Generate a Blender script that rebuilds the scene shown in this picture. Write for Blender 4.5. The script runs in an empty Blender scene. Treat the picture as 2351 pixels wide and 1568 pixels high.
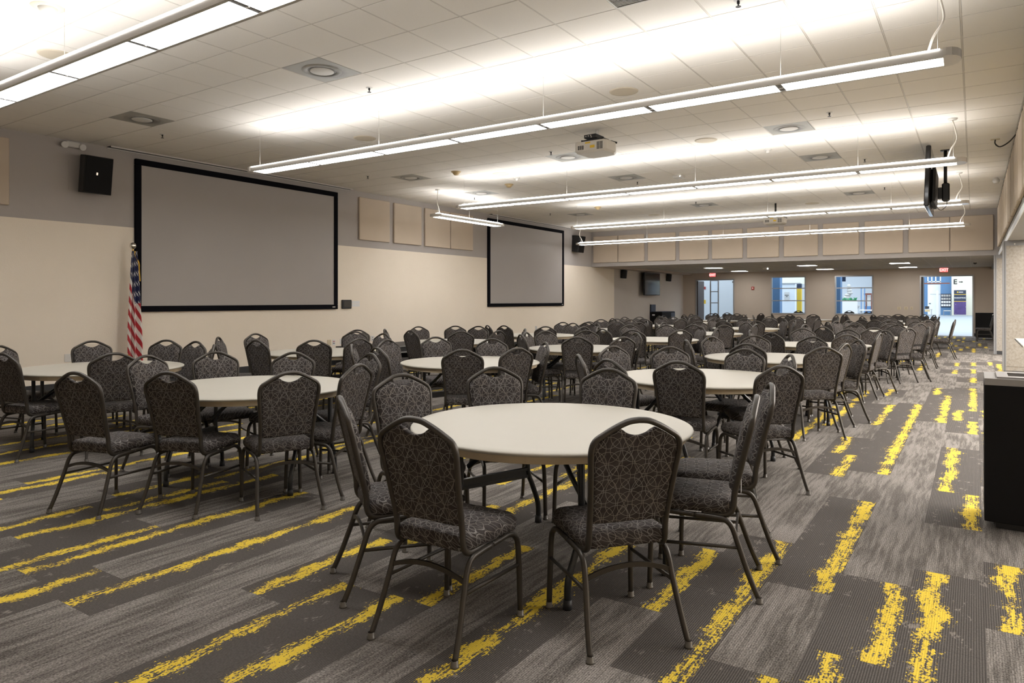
import bpy, bmesh, math, random
from mathutils import Vector, Matrix
random.seed(7)
PI = math.pi
SC = bpy.context.scene
COL = SC.collection
def lin(c):
    c = c / 255.0
    return c / 12.92 if c <= 0.04045 else ((c + 0.055) / 1.055) ** 2.4
def rgb(r, g, b): return (lin(r), lin(g), lin(b), 1.0)

# ---------------------------------------------------------------- camera, world, lights, exposure
EYE = 1.422
YAW = math.radians(33.706)
cam_d = bpy.data.cameras.new('camera'); cam = bpy.data.objects.new('camera', cam_d); COL.objects.link(cam)
cam_d.sensor_fit = 'HORIZONTAL'; cam_d.sensor_width = 36.0; cam_d.lens = 24.367
cam_d.shift_y = -0.0406; cam_d.clip_start = 0.05; cam_d.clip_end = 300
cam.location = (0, 0, EYE); cam.rotation_euler = (PI / 2, 0, YAW)
SC.camera = cam
W = bpy.data.worlds.new('world'); SC.world = W; W.use_nodes = True
W.node_tree.nodes['Background'].inputs[0].default_value = (0.80, 0.88, 1.0, 1)
W.node_tree.nodes['Background'].inputs[1].default_value = 0.30
SC.view_settings.view_transform = 'Standard'; SC.view_settings.look = 'None'
SC.view_settings.gamma = 1.0; SC.view_settings.use_curve_mapping = False
SC.view_settings.exposure = 1.27
SC.cycles.max_bounces = 12; SC.cycles.diffuse_bounces = 9; SC.cycles.glossy_bounces = 3
SC.cycles.transmission_bounces = 5; SC.cycles.transparent_max_bounces = 8
SC.cycles.caustics_reflective = False; SC.cycles.caustics_refractive = False
SC.cycles.sample_clamp_indirect = 6.0
LENS_DOWN, LENS_UP, TROFFER = 8.3, 5.2, 12.0
def area(name, loc, rot, sx, sy, power, col):
    l = bpy.data.lights.new(name, 'AREA'); l.shape = 'RECTANGLE'; l.size = sx; l.size_y = sy
    l.energy = power; l.color = col
    o = bpy.data.objects.new(name, l); COL.objects.link(o); o.location = loc; o.rotation_euler = rot
    return o
area('lobby_skylight', (-6, 57, 7.4), (0, 0, 0), 26, 44, 5600, (0.86, 0.93, 1.0))
area('corridor_skylight', (-7, 37, 6.8), (0, 0, 0), 16, 6, 260, (0.80, 0.90, 1.0))
area('next_room_fill', (5.4, 18, 3.8), (0, 0, 0), 8, 25, 2600, (1.0, 0.965, 0.92))  # added fill lamp, standing in for unseen lights next door

# ---------------------------------------------------------------- node helpers and materials
class NT:
    def __init__(s, name):
        s.m = bpy.data.materials.new(name); s.m.use_nodes = True
        s.t = s.m.node_tree; s.n = s.t.nodes; s.p = s.n['Principled BSDF']
    def new(s, k, **kw):
        n = s.n.new(k)
        for a, v in kw.items(): setattr(n, a, v)
        return n
    def link(s, a, b): s.t.links.new(a, b)
    def put(s, v, sock):
        if hasattr(v, 'is_output'): s.link(v, sock)
        else: sock.default_value = v
    def ma(s, op, a, b=0.0, c=None, clamp=False):
        n = s.new('ShaderNodeMath', operation=op, use_clamp=clamp)
        s.put(a, n.inputs[0]); s.put(b, n.inputs[1])
        if c is not None: s.put(c, n.inputs[2])
        return n.outputs[0]
    def mix(s, f, a, b, t='MIX'):
        n = s.new('ShaderNodeMix', data_type='RGBA', blend_type=t)
        s.put(f, n.inputs[0]); s.put(a, n.inputs[6]); s.put(b, n.inputs[7]); return n.outputs[2]
    def step(s, v, a, b):
        n = s.new('ShaderNodeMapRange', interpolation_type='SMOOTHSTEP')
        s.put(v, n.inputs[0]); n.inputs[1].default_value = a; n.inputs[2].default_value = b; return n.outputs[0]
    def xyz(s, v):
        n = s.new('ShaderNodeSeparateXYZ'); s.link(v, n.inputs[0]); return n.outputs
    def comb(s, x=0.0, y=0.0, z=0.0):
        n = s.new('ShaderNodeCombineXYZ')
        for i, v in enumerate((x, y, z)): s.put(v, n.inputs[i])
        return n.outputs[0]
    def noise(s, vec, scale=1.0, detail=2.0, rough=0.5):
        n = s.new('ShaderNodeTexNoise'); s.link(vec, n.inputs['Vector'])
        n.inputs['Scale'].default_value = scale; n.inputs['Detail'].default_value = detail
        n.inputs['Roughness'].default_value = rough; return n.outputs[0]
    def obj(s): return s.new('ShaderNodeTexCoord').outputs['Object']
    def pos(s): return s.new('ShaderNodeNewGeometry').outputs['Position']
    def bump(s, h, strength=0.3, dist=0.01):
        n = s.new('ShaderNodeBump'); n.inputs['Strength'].default_value = strength; n.inputs['Distance'].default_value = dist
        s.link(h, n.inputs['Height']); s.link(n.outputs[0], s.p.inputs['Normal'])
    def base(s, v): s.put(v, s.p.inputs['Base Color'])
    def rough(s, v): s.put(v, s.p.inputs['Roughness'])

def plain(name, c, rough=0.6, metal=0.0, spec=0.5, var=0.0, scale=6.0, bump=0.0, bscale=200.0):
    t = NT(name); t.rough(rough); t.p.inputs['Metallic'].default_value = metal
    t.p.inputs['Specular IOR Level'].default_value = spec
    if var > 0:
        nz = t.noise(t.obj(), scale, 3)
        d = tuple(x * (1 - var) for x in c[:3]) + (1,); l = tuple(min(1, x * (1 + var)) for x in c[:3]) + (1,)
        t.base(t.mix(nz, d, l))
    else: t.base(c)
    if bump > 0: t.bump(t.noise(t.obj(), bscale, 2), bump, 0.004)
    return t.m
def glow(name, c, s):
    t = NT(name); t.base((0.8, 0.8, 0.8, 1)); t.p.inputs['Emission Color'].default_value = c
    t.p.inputs['Emission Strength'].default_value = s; return t.m

def carpet_dark():
    t = NT('carpet_dark_plank'); P = t.pos(); x, y, z = t.xyz(P)
    uv = t.new('ShaderNodeUVMap', uv_map='UVMap').outputs[0]; u = t.xyz(uv)[0]
    rib = t.ma('SINE', t.ma('MULTIPLY', x, 2 * PI / 0.0092))
    ribn = t.ma('MULTIPLY_ADD', rib, 0.5, 0.5)
    fine = t.noise(t.comb(t.ma('MULTIPLY', x, 160), t.ma('MULTIPLY', y, 90)), 1.0, 2)
    base = t.mix(ribn, (0.060, 0.053, 0.048, 1), (0.138, 0.124, 0.113, 1))
    base = t.mix(t.step(fine, 0.3, 0.7), t.mix(0.30, base, (0.02, 0.017, 0.015, 1)), base)
    sp = t.noise(t.comb(t.ma('MULTIPLY', x, 11), t.ma('MULTIPLY', y, 7), 3.0), 1.0, 2)
    sp2 = t.noise(t.comb(t.ma('MULTIPLY', x, 100), t.ma('MULTIPLY', y, 38)), 1.0, 3)
    spl = t.step(t.ma('ADD', sp, t.ma('MULTIPLY', sp2, 0.55)), 0.93, 1.02)
    base = t.mix(t.ma('MULTIPLY', spl, 0.75), base, (0.25, 0.22, 0.195, 1))
    wob = t.noise(t.comb(t.ma('MULTIPLY', x, 3.3), t.ma('MULTIPLY', y, 5.0), 9.0), 1.0, 3, 0.6)
    d = t.ma('ABSOLUTE', t.ma('ADD', t.ma('SUBTRACT', u, 0.82), t.ma('MULTIPLY', t.ma('SUBTRACT', wob, 0.5), 0.5)))
    core = t.ma('SUBTRACT', 1.0, t.step(d, 0.04, 0.27))
    brk = t.noise(t.comb(t.ma('MULTIPLY', x, 1.7), t.ma('MULTIPLY', y, 2.6), 21.0), 1.0, 3, 0.6)
    fl = t.noise(t.comb(t.ma('MULTIPLY', x, 105), t.ma('MULTIPLY', y, 60)), 1.0, 3, 0.7)
    bl = t.noise(t.comb(t.ma('MULTIPLY', x, 34), t.ma('MULTIPLY', y, 20), 40.0), 1.0, 2)
    ln = t.noise(t.comb(t.ma('MULTIPLY', x, 80), t.ma('MULTIPLY', y, 5), 60.0), 1.0, 2)
    v = t.ma('MULTIPLY', core, 0.50)
    for q, g in ((fl, 1.55), (bl, 0.55), (ln, 0.9), (brk, 0.9)): v = t.ma('ADD', v, t.ma('MULTIPLY', t.ma('SUBTRACT', q, 0.5), g))
    ym = t.ma('MULTIPLY', t.step(v, 0.385, 0.42), t.ma('LESS_THAN', d, 0.34))
    yel = t.mix(fine, (0.60, 0.42, 0.035, 1), (0.80, 0.59, 0.085, 1))
    t.base(t.mix(ym, base, yel)); t.rough(0.95); t.p.inputs['Specular IOR Level'].default_value = 0.1
    t.bump(t.ma('ADD', ribn, t.ma('MULTIPLY', fine, 0.7)), 0.35, 0.003)
    return t.m
def carpet_light():
    t = NT('carpet_light_plank'); P = t.pos(); x, y, z = t.xyz(P)
    rib = t.ma('SINE', t.ma('MULTIPLY', x, 2 * PI / 0.0092)); ribn = t.ma('MULTIPLY_ADD', rib, 0.5, 0.5)
    wav = t.noise(t.comb(t.ma('MULTIPLY', x, 5), t.ma('MULTIPLY', y, 3.2), 5.0), 1.0, 1)
    xs = t.ma('ADD', t.ma('MULTIPLY', x, 34), t.ma('MULTIPLY', wav, 1.5))
    st = t.noise(t.comb(xs, t.ma('MULTIPLY', y, 2.2)), 1.0, 5, 0.68)
    big = t.noise(t.comb(t.ma('MULTIPLY', x, 7), t.ma('MULTIPLY', y, 1.5), 14.0), 1.0, 2)
    fine = t.noise(t.comb(t.ma('MULTIPLY', x, 150), t.ma('MULTIPLY', y, 110)), 1.0, 2)
    f = t.step(t.ma('ADD', st, t.ma('MULTIPLY', t.ma('SUBTRACT', big, 0.5), 0.6)), 0.33, 0.66)
    base = t.mix(f, (0.075, 0.067, 0.060, 1), (0.335, 0.305, 0.28, 1))
    base = t.mix(t.ma('MULTIPLY', t.ma('SUBTRACT', 1.0, ribn), 0.42), base, (0.035, 0.03, 0.026, 1))
    base = t.mix(t.step(fine, 0.25, 0.75), t.mix(0.62, base, (0.03, 0.026, 0.022, 1)), t.mix(0.22, base, (0.5, 0.45, 0.4, 1)))
    t.base(base); t.rough(0.95); t.p.inputs['Specular IOR Level'].default_value = 0.1
    t.bump(t.ma('ADD', ribn, t.ma('MULTIPLY', fine, 0.7)), 0.35, 0.003)
    return t.m
def fabric(name, vert):
    t = NT(name); o = t.xyz(t.obj()); u = o[0] if vert else t.ma('ADD', o[0], o[2]); v = o[2] if vert else t.ma('ADD', o[1], o[2])
    nz = t.noise(t.obj(), 9.0, 1)
    u = t.ma('ADD', u, t.ma('MULTIPLY', nz, 0.012)); v = t.ma('ADD', v, t.ma('MULTIPLY', nz, 0.010))
    def rings(p, ox, oy, r, w):
        a = t.ma('SUBTRACT', t.ma('FRACT', t.ma('ADD', t.ma('DIVIDE', u, p), 20 + ox)), 0.5)
        b = t.ma('SUBTRACT', t.ma('FRACT', t.ma('ADD', t.ma('DIVIDE', v, p), 20 + oy)), 0.5)
        d = t.ma('SQRT', t.ma('ADD', t.ma('MULTIPLY', a, a), t.ma('MULTIPLY', b, b)))
        return t.ma('LESS_THAN', t.ma('ABSOLUTE', t.ma('SUBTRACT', d, r)), w)
    def lines(p, ax, ay, off, w):
        q = t.ma('ADD', t.ma('MULTIPLY', u, ax), t.ma('MULTIPLY', v, ay))
        a = t.ma('SUBTRACT', t.ma('FRACT', t.ma('ADD', t.ma('DIVIDE', q, p), 20 + off)), 0.5)
        return t.ma('LESS_THAN', t.ma('ABSOLUTE', a), w)
    m = rings(0.118, 0.0, 0.0, 0.46, 0.0092)
    for r in (rings(0.118, 0.5, 0.5, 0.47, 0.0092), rings(0.118, 0.5, 0.0, 0.44, 0.0092), rings(0.118, 0.0, 0.5, 0.42, 0.0092),
              lines(0.118, 0.86, 0.5, 0.2, 0.0092), lines(0.118, 0.86, -0.5, 0.2, 0.0092)):
        m = t.ma('MAXIMUM', m, r)
    weave = t.noise(t.comb(t.ma('MULTIPLY', u, 260), t.ma('MULTIPLY', v, 800)), 1.0, 2)
    patch = t.noise(t.obj(), 26.0, 0)
    base = t.mix(t.step(patch, 0.35, 0.65), (0.022, 0.0178, 0.0168, 1), (0.043, 0.037, 0.0355, 1))
    base = t.mix(t.ma('MULTIPLY', weave, 0.5), base, (0.06, 0.052, 0.049, 1))
    ln = t.mix(t.step(t.noise(t.obj(), 14.0, 1), 0.4, 0.6), (0.20, 0.178, 0.158, 1), (0.22, 0.207, 0.20, 1))
    t.base(t.mix(t.ma('MULTIPLY', m, 0.85), base, ln)); t.rough(0.8); t.p.inputs['Specular IOR Level'].default_value = 0.15
    return t.m
def wall_mat(name, a, b, bump=0.25):
    t = NT(name); P = t.pos()
    st = t.noise(P, 1.3, 4, 0.6); fin = t.noise(P, 55.0, 3, 0.6)
    t.base(t.mix(st, a, b)); t.rough(0.75); t.p.inputs['Specular IOR Level'].default_value = 0.25
    t.bump(fin, bump, 0.006); return t.m
def tile_mat():
    t = NT('mineral_fibre_tile'); P = t.pos()
    fin = t.noise(P, 320.0, 2); t.base(t.mix(t.step(fin, 0.25, 0.55), (0.76, 0.725, 0.675, 1), (0.84, 0.805, 0.755, 1)))
    t.rough(0.9); t.p.inputs['Specular IOR Level'].default_value = 0.1; return t.m
def fleck_mat():
    t = NT('flecked_partition_fabric'); P = t.pos(); n = t.noise(P, 28.0, 4, 0.7); n2 = t.noise(P, 90.0, 2)
    b = t.mix(t.step(n, 0.35, 0.7), (0.30, 0.275, 0.24, 1), (0.23, 0.202, 0.168, 1))
    t.base(t.mix(t.step(n2, 0.68, 0.76), b, (0.30, 0.25, 0.19, 1))); t.rough(0.9); return t.m
def screen_mat():
    t = NT('grey_projection_surface'); P = t.pos(); n = t.noise(P, 0.9, 3)
    t.base(t.mix(n, (0.33, 0.305, 0.29, 1), (0.37, 0.345, 0.33, 1))); t.rough(0.42); t.p.inputs['Specular IOR Level'].default_value = 0.45
    return t.m
def flag_mat():
    t = NT('stars_and_stripes'); uv = t.new('ShaderNodeUVMap', uv_map='UVMap').outputs[0]; u, v, _ = t.xyz(uv)
    s = t.ma('GREATER_THAN', t.ma('FRACT', t.ma('MULTIPLY', v, 6.5)), 0.5)
    stripes = t.mix(s, (0.42, 0.012, 0.022, 1), (0.72, 0.70, 0.66, 1))
    canton = t.ma('MULTIPLY', t.ma('LESS_THAN', u, 0.42), t.ma('GREATER_THAN', v, 0.46))
    a = t.ma('SUBTRACT', t.ma('FRACT', t.ma('MULTIPLY', u, 13.0)), 0.5); b = t.ma('SUBTRACT', t.ma('FRACT', t.ma('MULTIPLY', v, 16.0)), 0.5)
    ang = t.ma('ARCTAN2', a, b); rr = t.ma('SQRT', t.ma('ADD', t.ma('MULTIPLY', a, a), t.ma('MULTIPLY', b, b)))
    lim = t.ma('MULTIPLY_ADD', t.ma('COSINE', t.ma('MULTIPLY', ang, 5.0)), 0.10, 0.22)
    star = t.ma('LESS_THAN', rr, lim)
    t.base(t.mix(canton, stripes, t.mix(star, (0.008, 0.013, 0.075, 1), (0.75, 0.74, 0.72, 1)))); t.rough(0.55)
    t.p.inputs['Sheen Weight'].default_value = 0.3
    return t.m
def starfield_mat():
    t = NT('purple_starfield_print'); P = t.obj(); n = t.noise(P, 2.2, 4); v = t.new('ShaderNodeTexVoronoi'); t.link(P, v.inputs['Vector']); v.inputs['Scale'].default_value = 5.0
    b = t.mix(n, (0.02, 0.012, 0.06, 1), (0.10, 0.05, 0.22, 1))
    t.base(t.mix(t.ma('LESS_THAN', v.outputs['Distance'], 0.10), b, (0.55, 0.45, 0.8, 1))); return t.m
def stain_mat():
    t = NT('dusty_grey_diffuser'); P = t.obj(); x, y, z = t.xyz(P)
    r = t.ma('SQRT', t.ma('ADD', t.ma('MULTIPLY', x, x), t.ma('MULTIPLY', t.ma('SUBTRACT', y, 0.05), t.ma('SUBTRACT', y, 0.05))))
    n = t.noise(P, 9.0, 3); d = t.ma('ADD', r, t.ma('MULTIPLY', n, 0.12))
    t.base(t.mix(t.step(d, 0.14, 0.34), (0.13, 0.125, 0.115, 1), (0.33, 0.32, 0.29, 1))); t.rough(0.5); return t.m
def glass_mat():
    t = NT('clear_glass'); t.base((0.92, 0.96, 1.0, 1)); t.rough(0.0); t.p.inputs['Transmission Weight'].default_value = 1.0
    t.p.inputs['IOR'].default_value = 1.02; return t.m

M = dict(
    cd=carpet_dark(), cl=carpet_light(), fb=fabric('ring_pattern_back_fabric', True), fs=fabric('ring_pattern_seat_fabric', False),
    tile=tile_mat(), grid=plain('white_ceiling_grid', (0.62, 0.58, 0.53, 1), 0.6), gap=plain('grid_shadow_gap', (0.10, 0.09, 0.08, 1), 0.9),
    beige=wall_mat('beige_textured_paint', (0.77, 0.69, 0.585, 1), (0.83, 0.75, 0.645, 1), 0.45),
    grey=wall_mat('grey_paint', (0.38, 0.352, 0.335, 1), (0.43, 0.40, 0.38, 1), 0.2),
    taupe=wall_mat('taupe_paint', (0.46, 0.395, 0.335, 1), (0.50, 0.43, 0.365, 1), 0.15),
    pale=wall_mat('daylight_greyed_wall', (0.50, 0.455, 0.42, 1), (0.54, 0.495, 0.455, 1), 0.15),  # daylight on the far left wall, put into its colour
    panel=plain('beige_acoustic_fabric', (0.54, 0.455, 0.365, 1), 0.95, var=0.05, scale=3, bump=0.2, bscale=400),
    rubber=plain('dark_rubber_base', (0.022, 0.022, 0.024, 1), 0.55), black=plain('black_plastic', (0.010, 0.010, 0.011, 1), 0.5, var=0.1),
    velvet=plain('black_velvet_frame', (0.0045, 0.0045, 0.007, 1), 0.9, spec=0.1), screen=screen_mat(),
    bronze=plain('bronze_powder_coat', (0.046, 0.039, 0.032, 1), 0.42, metal=0.4, var=0.12, scale=30), glide=plain('clear_nylon_glide', (0.11, 0.10, 0.088, 1), 0.25),
    top=plain('cream_table_top', (0.40, 0.374, 0.318, 1), 0.45, var=0.02, scale=4), apron=plain('tan_table_edge', (0.47, 0.385, 0.265, 1), 0.5),
    steel=plain('black_steel_leg', (0.007, 0.008, 0.010, 1), 0.32, spec=0.6), chrome=plain('bright_bolt', (0.6, 0.58, 0.55, 1), 0.25, metal=1.0),
    alum=plain('brushed_aluminium', (0.42, 0.42, 0.43, 1), 0.4, metal=0.6), lamp=plain('white_lamp_housing', (0.55, 0.53, 0.50, 1), 0.4), acry=plain('clear_acrylic_cap', (0.62, 0.59, 0.55, 1), 0.15),
    lens=glow('lit_lens', (1.0, 0.993, 0.985, 1), LENS_DOWN), uplens=glow('lit_upper_lens', (1.0, 0.99, 0.975, 1), LENS_UP), edge=glow('lit_side_lip', (1.0, 0.97, 0.93, 1), 2.6),
    troff=glow('lit_troffer_panel', (1.0, 0.97, 0.93, 1), TROFFER), white=plain('white_plastic', (0.62, 0.60, 0.57, 1), 0.45), ivory=plain('ivory_plastic', (0.55, 0.47, 0.32, 1), 0.45),
    cream=plain('cream_speaker_grille', (0.60, 0.53, 0.42, 1), 0.7), stain=stain_mat(), cone=plain('yellowed_detector', (0.50, 0.37, 0.19, 1), 0.5),
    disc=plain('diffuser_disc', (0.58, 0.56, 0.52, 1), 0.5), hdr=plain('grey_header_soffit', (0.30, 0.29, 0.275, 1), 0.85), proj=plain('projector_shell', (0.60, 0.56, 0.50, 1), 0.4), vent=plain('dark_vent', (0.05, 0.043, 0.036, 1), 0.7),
    yellow=plain('yellow_label', (0.72, 0.46, 0.02, 1), 0.5), fleck=fleck_mat(), ptrim=plain('grey_partition_edge', (0.21, 0.21, 0.215, 1), 0.45),
    binb=plain('black_bin_panel', (0.0055, 0.005, 0.0052, 1), 0.7, spec=0.2, var=0.15, scale=90, bump=0.15, bscale=300), bint=plain('grey_bin_top', (0.25, 0.235, 0.225, 1), 0.5, var=0.06),
    flag=flag_mat(), gold=plain('gold_fringe', (0.60, 0.34, 0.02, 1), 0.5), silver=plain('polished_silver_ball', (0.75, 0.72, 0.66, 1), 0.15, metal=1.0), brass=plain('brass_ferrule', (0.6, 0.42, 0.15, 1), 0.3, metal=1.0), wood=plain('oak_pole', (0.22, 0.12, 0.05, 1), 0.5),
    glass=glass_mat(), red=plain('red_alarm', (0.38, 0.03, 0.02, 1), 0.4), exitr=glow('lit_exit_red', (1.0, 0.03, 0.045, 1), 0.42), exitw=glow('lit_exit_letters', (1.0, 0.60, 0.58, 1), 0.62),
    tvs=plain('glossy_tv_glass', (0.012, 0.012, 0.014, 1), 0.12, spec=0.5), navy=plain('navy_panel', (0.02, 0.028, 0.055, 1), 0.5), paper=plain('white_paper', (0.70, 0.69, 0.68, 1), 0.8),
    lwhite=plain('white_lobby_wall', (0.72, 0.75, 0.77, 1), 0.7), lcream=plain('cream_lobby_wall', (0.70, 0.68, 0.56, 1), 0.7), lblue=plain('blue_lobby_wall', (0.085, 0.185, 0.34, 1), 0.6, var=0.06), lfloor=plain('polished_lobby_floor', (0.20, 0.23, 0.255, 1), 0.6, spec=0.3, var=0.08, scale=1.0),
    lyel=plain('yellow_lobby_wall', (0.60, 0.40, 0.03, 1), 0.6), ink=plain('black_sign_paint', (0.012, 0.012, 0.014, 1), 0.6), green=plain('green_leaves', (0.04, 0.22, 0.10, 1), 0.6, var=0.3), stone=plain('grey_rockwork', (0.40, 0.39, 0.37, 1), 0.8, var=0.35, scale=5),
    rwood=plain('red_wood_trim', (0.16, 0.05, 0.03, 1), 0.5), brown=plain('dark_brown_door', (0.035, 0.018, 0.012, 1), 0.5), jp=plain('grey_joint_plate', (0.16, 0.155, 0.15, 1), 0.5), star=starfield_mat(), lceil=plain('grey_low_ceiling', (0.50, 0.47, 0.44, 1), 0.9), cord=plain('white_power_cord', (0.70, 0.66, 0.60, 1), 0.5), wire=plain('steel_wire', (0.45, 0.43, 0.40, 1), 0.4, metal=0.6), slate=plain('grey_stage_edge', (0.20, 0.20, 0.20, 1), 0.4), deck=plain('brown_grey_stage_deck', (0.055, 0.048, 0.045, 1), 0.8, var=0.1))
# ---------------------------------------------------------------- mesh helpers
class B:
    def __init__(s): s.v = []; s.f = []; s.mi = []; s.cur = 0; s.smooth = []
    def face(s, idx, sm=False): s.f.append(tuple(idx)); s.mi.append(s.cur); s.smooth.append(sm)
    def box(s, x0, x1, y0, y1, z0, z1, skip=''):
        n = len(s.v)
        s.v += [(x0, y0, z0), (x1, y0, z0), (x1, y1, z0), (x0, y1, z0), (x0, y0, z1), (x1, y0, z1), (x1, y1, z1), (x0, y1, z1)]
        for k, q in (('b', (3, 2, 1, 0)), ('t', (4, 5, 6, 7)), ('f', (0, 1, 5, 4)), ('r', (1, 2, 6, 5)), ('k', (2, 3, 7, 6)), ('l', (3, 0, 4, 7))):
            if k not in skip: s.face([n + i for i in q])
        return s
    def bbox(s, x0, x1, y0, y1, z0, z1, b):     # chamfered box
        rings = []
        for z, i in ((z0, b), (z0 + b, 0), (z1 - b, 0), (z1, b)):
            r = []
            for (x, y) in ((x0, y0), (x1, y0), (x1, y1), (x0, y1)):
                sx = 1 if x == x1 else -1; sy = 1 if y == y1 else -1
                p1 = (x - sx * i, y - sy * (i + b), z); p2 = (x - sx * (i + b), y - sy * i, z)
                r += [p1, p2] if sx * sy > 0 else [p2, p1]
            rings.append(r)
        return s.loft(rings, True, True)
    def loft(s, rings, cap0=False, cap1=False, sm=False, closed=True):
        n0 = len(s.v); k = len(rings[0])
        for r in rings: s.v += [tuple(p) for p in r]
        for i in range(len(rings) - 1):
            for j in range(k if closed else k - 1):
                a = n0 + i * k + j; b = n0 + i * k + (j + 1) % k
                s.face((a, b, b + k, a + k), sm)
        if cap0: s.face([n0 + j for j in range(k - 1, -1, -1)])
        if cap1: s.face([n0 + (len(rings) - 1) * k + j for j in range(k)])
        return s
    def tube(s, path, r, seg=8, rx=None, cap=True, ref=None, sm=True):
        path = [Vector(p) for p in path]; rings = []; n = len(path)
        up = Vector(ref) if ref else Vector((0, 0, 1)); last = None
        for i, p in enumerate(path):
            t = (path[min(i + 1, n - 1)] - path[max(i - 1, 0)]).normalized()
            if last is None:
                a = up - t * up.dot(t)
                if a.length < 1e-4: a = Vector((1, 0, 0)) - t * t.x
            else:
                a = last - t * last.dot(t)
            a.normalize(); last = a; b = t.cross(a)
            rr = r[i] if isinstance(r, (list, tuple)) else r; ra = rx if rx else rr
            rings.append([p + a * (ra * math.cos(2 * PI * (j + 0.5) / seg)) + b * (rr * math.sin(2 * PI * (j + 0.5) / seg)) for j in range(seg)])
        return s.loft(rings, cap, cap, sm)
    def cyl(s, p0, p1, r, seg=12, r1=None):
        return s.tube([p0, p1], [r, r if r1 is None else r1], seg)
    def lathe(s, prof, seg=32, c=(0, 0), cap0=False, cap1=False, sm=True):
        rings = [[(c[0] + r * math.cos(2 * PI * j / seg), c[1] + r * math.sin(2 * PI * j / seg), z) for j in range(seg)] for r, z in prof]
        return s.loft(rings, cap0, cap1, sm)
    def build(s, name, mat, parent=None, share=None):
        me = bpy.data.meshes.new(name); me.from_pydata(s.v, [], s.f)
        mats = mat if isinstance(mat, (list, tuple)) else [mat]
        for m in mats: me.materials.append(M[m])
        me.polygons.foreach_set('material_index', s.mi); me.polygons.foreach_set('use_smooth', s.smooth)
        me.update()
        return link(name, me, parent)
def link(name, me, parent=None):
    o = bpy.data.objects.new(name, me); COL.objects.link(o)
    if parent is not None: o.parent = parent
    return o
def tag(o, label=None, cat=None, group=None, kind=None):
    if label: o['label'] = label
    if cat: o['category'] = cat
    if group: o['group'] = group
    if kind: o['kind'] = kind
    return o
def thing(name, label, cat, loc=(0, 0, 0), rz=0.0, group=None):
    o = bpy.data.objects.new(name, None); COL.objects.link(o); o.empty_display_size = 0.1
    o.location = loc; o.rotation_euler = (0, 0, rz); return tag(o, label, cat, group)
def copy_tree(o, parent=None):
    c = o.copy(); COL.objects.link(c)
    if parent is not None: c.parent = parent
    for ch in list(o.children): copy_tree(ch, c)
    return c
def structure(name, bm, mat, parent=None):
    o = bm.build(name, mat, parent)
    if parent is None: o['kind'] = 'structure'
    return o
def spline(pts, n=6):
    P = [Vector(p) for p in pts]; out = []
    for i in range(len(P) - 1):
        p0 = P[max(i - 1, 0)]; p1 = P[i]; p2 = P[i + 1]; p3 = P[min(i + 2, len(P) - 1)]
        for k in range(n):
            t = k / n
            out.append(0.5 * ((2 * p1) + (p2 - p0) * t + (2 * p0 - 5 * p1 + 4 * p2 - p3) * t * t + (3 * p1 - p0 - 3 * p2 + p3) * t ** 3))
    out.append(P[-1]); return out
def text(body, name, size, loc, rot, mat, parent=None, depth=0.002, align='CENTER'):
    cu = bpy.data.curves.new(name, 'FONT'); cu.body = body; cu.size = size; cu.extrude = depth; cu.offset = size * 0.018; cu.align_x = align; cu.align_y = 'CENTER'
    o = bpy.data.objects.new(name, cu); me = bpy.data.meshes.new_from_object(o); bpy.data.objects.remove(o); bpy.data.curves.remove(cu)
    me.materials.clear(); me.materials.append(M[mat]); r = link(name, me, parent); r.location = loc; r.rotation_euler = rot; return r
def in_view(x, y, z, pad=0.0):
    fx, fy = -math.sin(YAW), math.cos(YAW); d = x * fx + y * fy
    if d < 0.4: return None
    s = x * math.cos(YAW) + y * math.sin(YAW); px = 1175.5 + 1591.3 * s / d; py = 688.5 - 1591.3 * (z - EYE) / d
    if -pad < px < 2351 + pad and -pad < py < 1568 + pad: return d
    return None

# ---------------------------------------------------------------- room shell
XL, XR, YF, YB, ZC, ZLOW = -11.72, 0.55, -1.6, 32.55, 3.91, 2.70
YS = 22.84                                   # the bulkhead across the room
floor = structure('floor', B().box(XL - 0.2, 10, YF, YB + 0.05, -0.12, -0.0045), 'cl')
PW, PL, X0 = 0.3048, 0.9144, 0.04
# dark planks with yellow seen in the photograph: strip x, from y, to y
SEG = [(-3.8, 0.92, 1.83), (-3.54, 1.54, 3.29), (-2.73, 1.52, 2.45), (-2.63, .83, 1.74), (-2.32, 1.55, 2.45), (-1.73, 1.9, 2.65), (-1.66, 2.65, 3.55), (-2.13, 2.4, 3.58),
       (-4.18, 1.59, 2.38), (-4.12, 2.39, 3.3), (-4.74, 1.8, 3.62), (-5.14, 1.45, 2.36), (-6.0, 2.1, 3.01), (-2.96, 2.1, 2.95), (-2.65, 3.9, 4.93), (-1.21, 3.0, 3.89),
       (-.91, 2.45, 4.25), (-.61, 3.63, 5.44), (-.55, 2.12, 3.03), (-.32, 3.07, 3.99), (-.21, 2.4, 3.3), (.1, 3.64, 4.54), (0.0, 5.09, 5.98), (-.28, 5.73, 7.38),
       (-.63, 7.3, 8.93), (-.93, 6.04, 6.84), (-1.15, 6.9, 7.6), (-.94, 8.69, 10.42), (-.33, 9.25, 10.84), (-.05, 8.66, 9.5), (-.05, 11.18, 12.87)]
strip = {}; offs = {}
for sx, a, b in SEG:
    k = math.floor((sx + 0.03 - X0) / PW)
    if k not in offs: offs[k] = a % PL
    strip.setdefault(k, []).append((a, b, (sx - X0) / PW - k))
def box_mesh(name, mat, w, l, h, g, us):
    b = B().box(g, w - g, g, l - g, -h, 0, skip='b'); me = bpy.data.meshes.new(name); me.from_pydata(b.v, [], b.f); me.materials.append(M[mat])
    uv = me.uv_layers.new(name='UVMap')
    for lp in me.loops: uv.data[lp.index].uv = (me.vertices[lp.vertex_index].co.x / w + us, 0)
    return me
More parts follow.
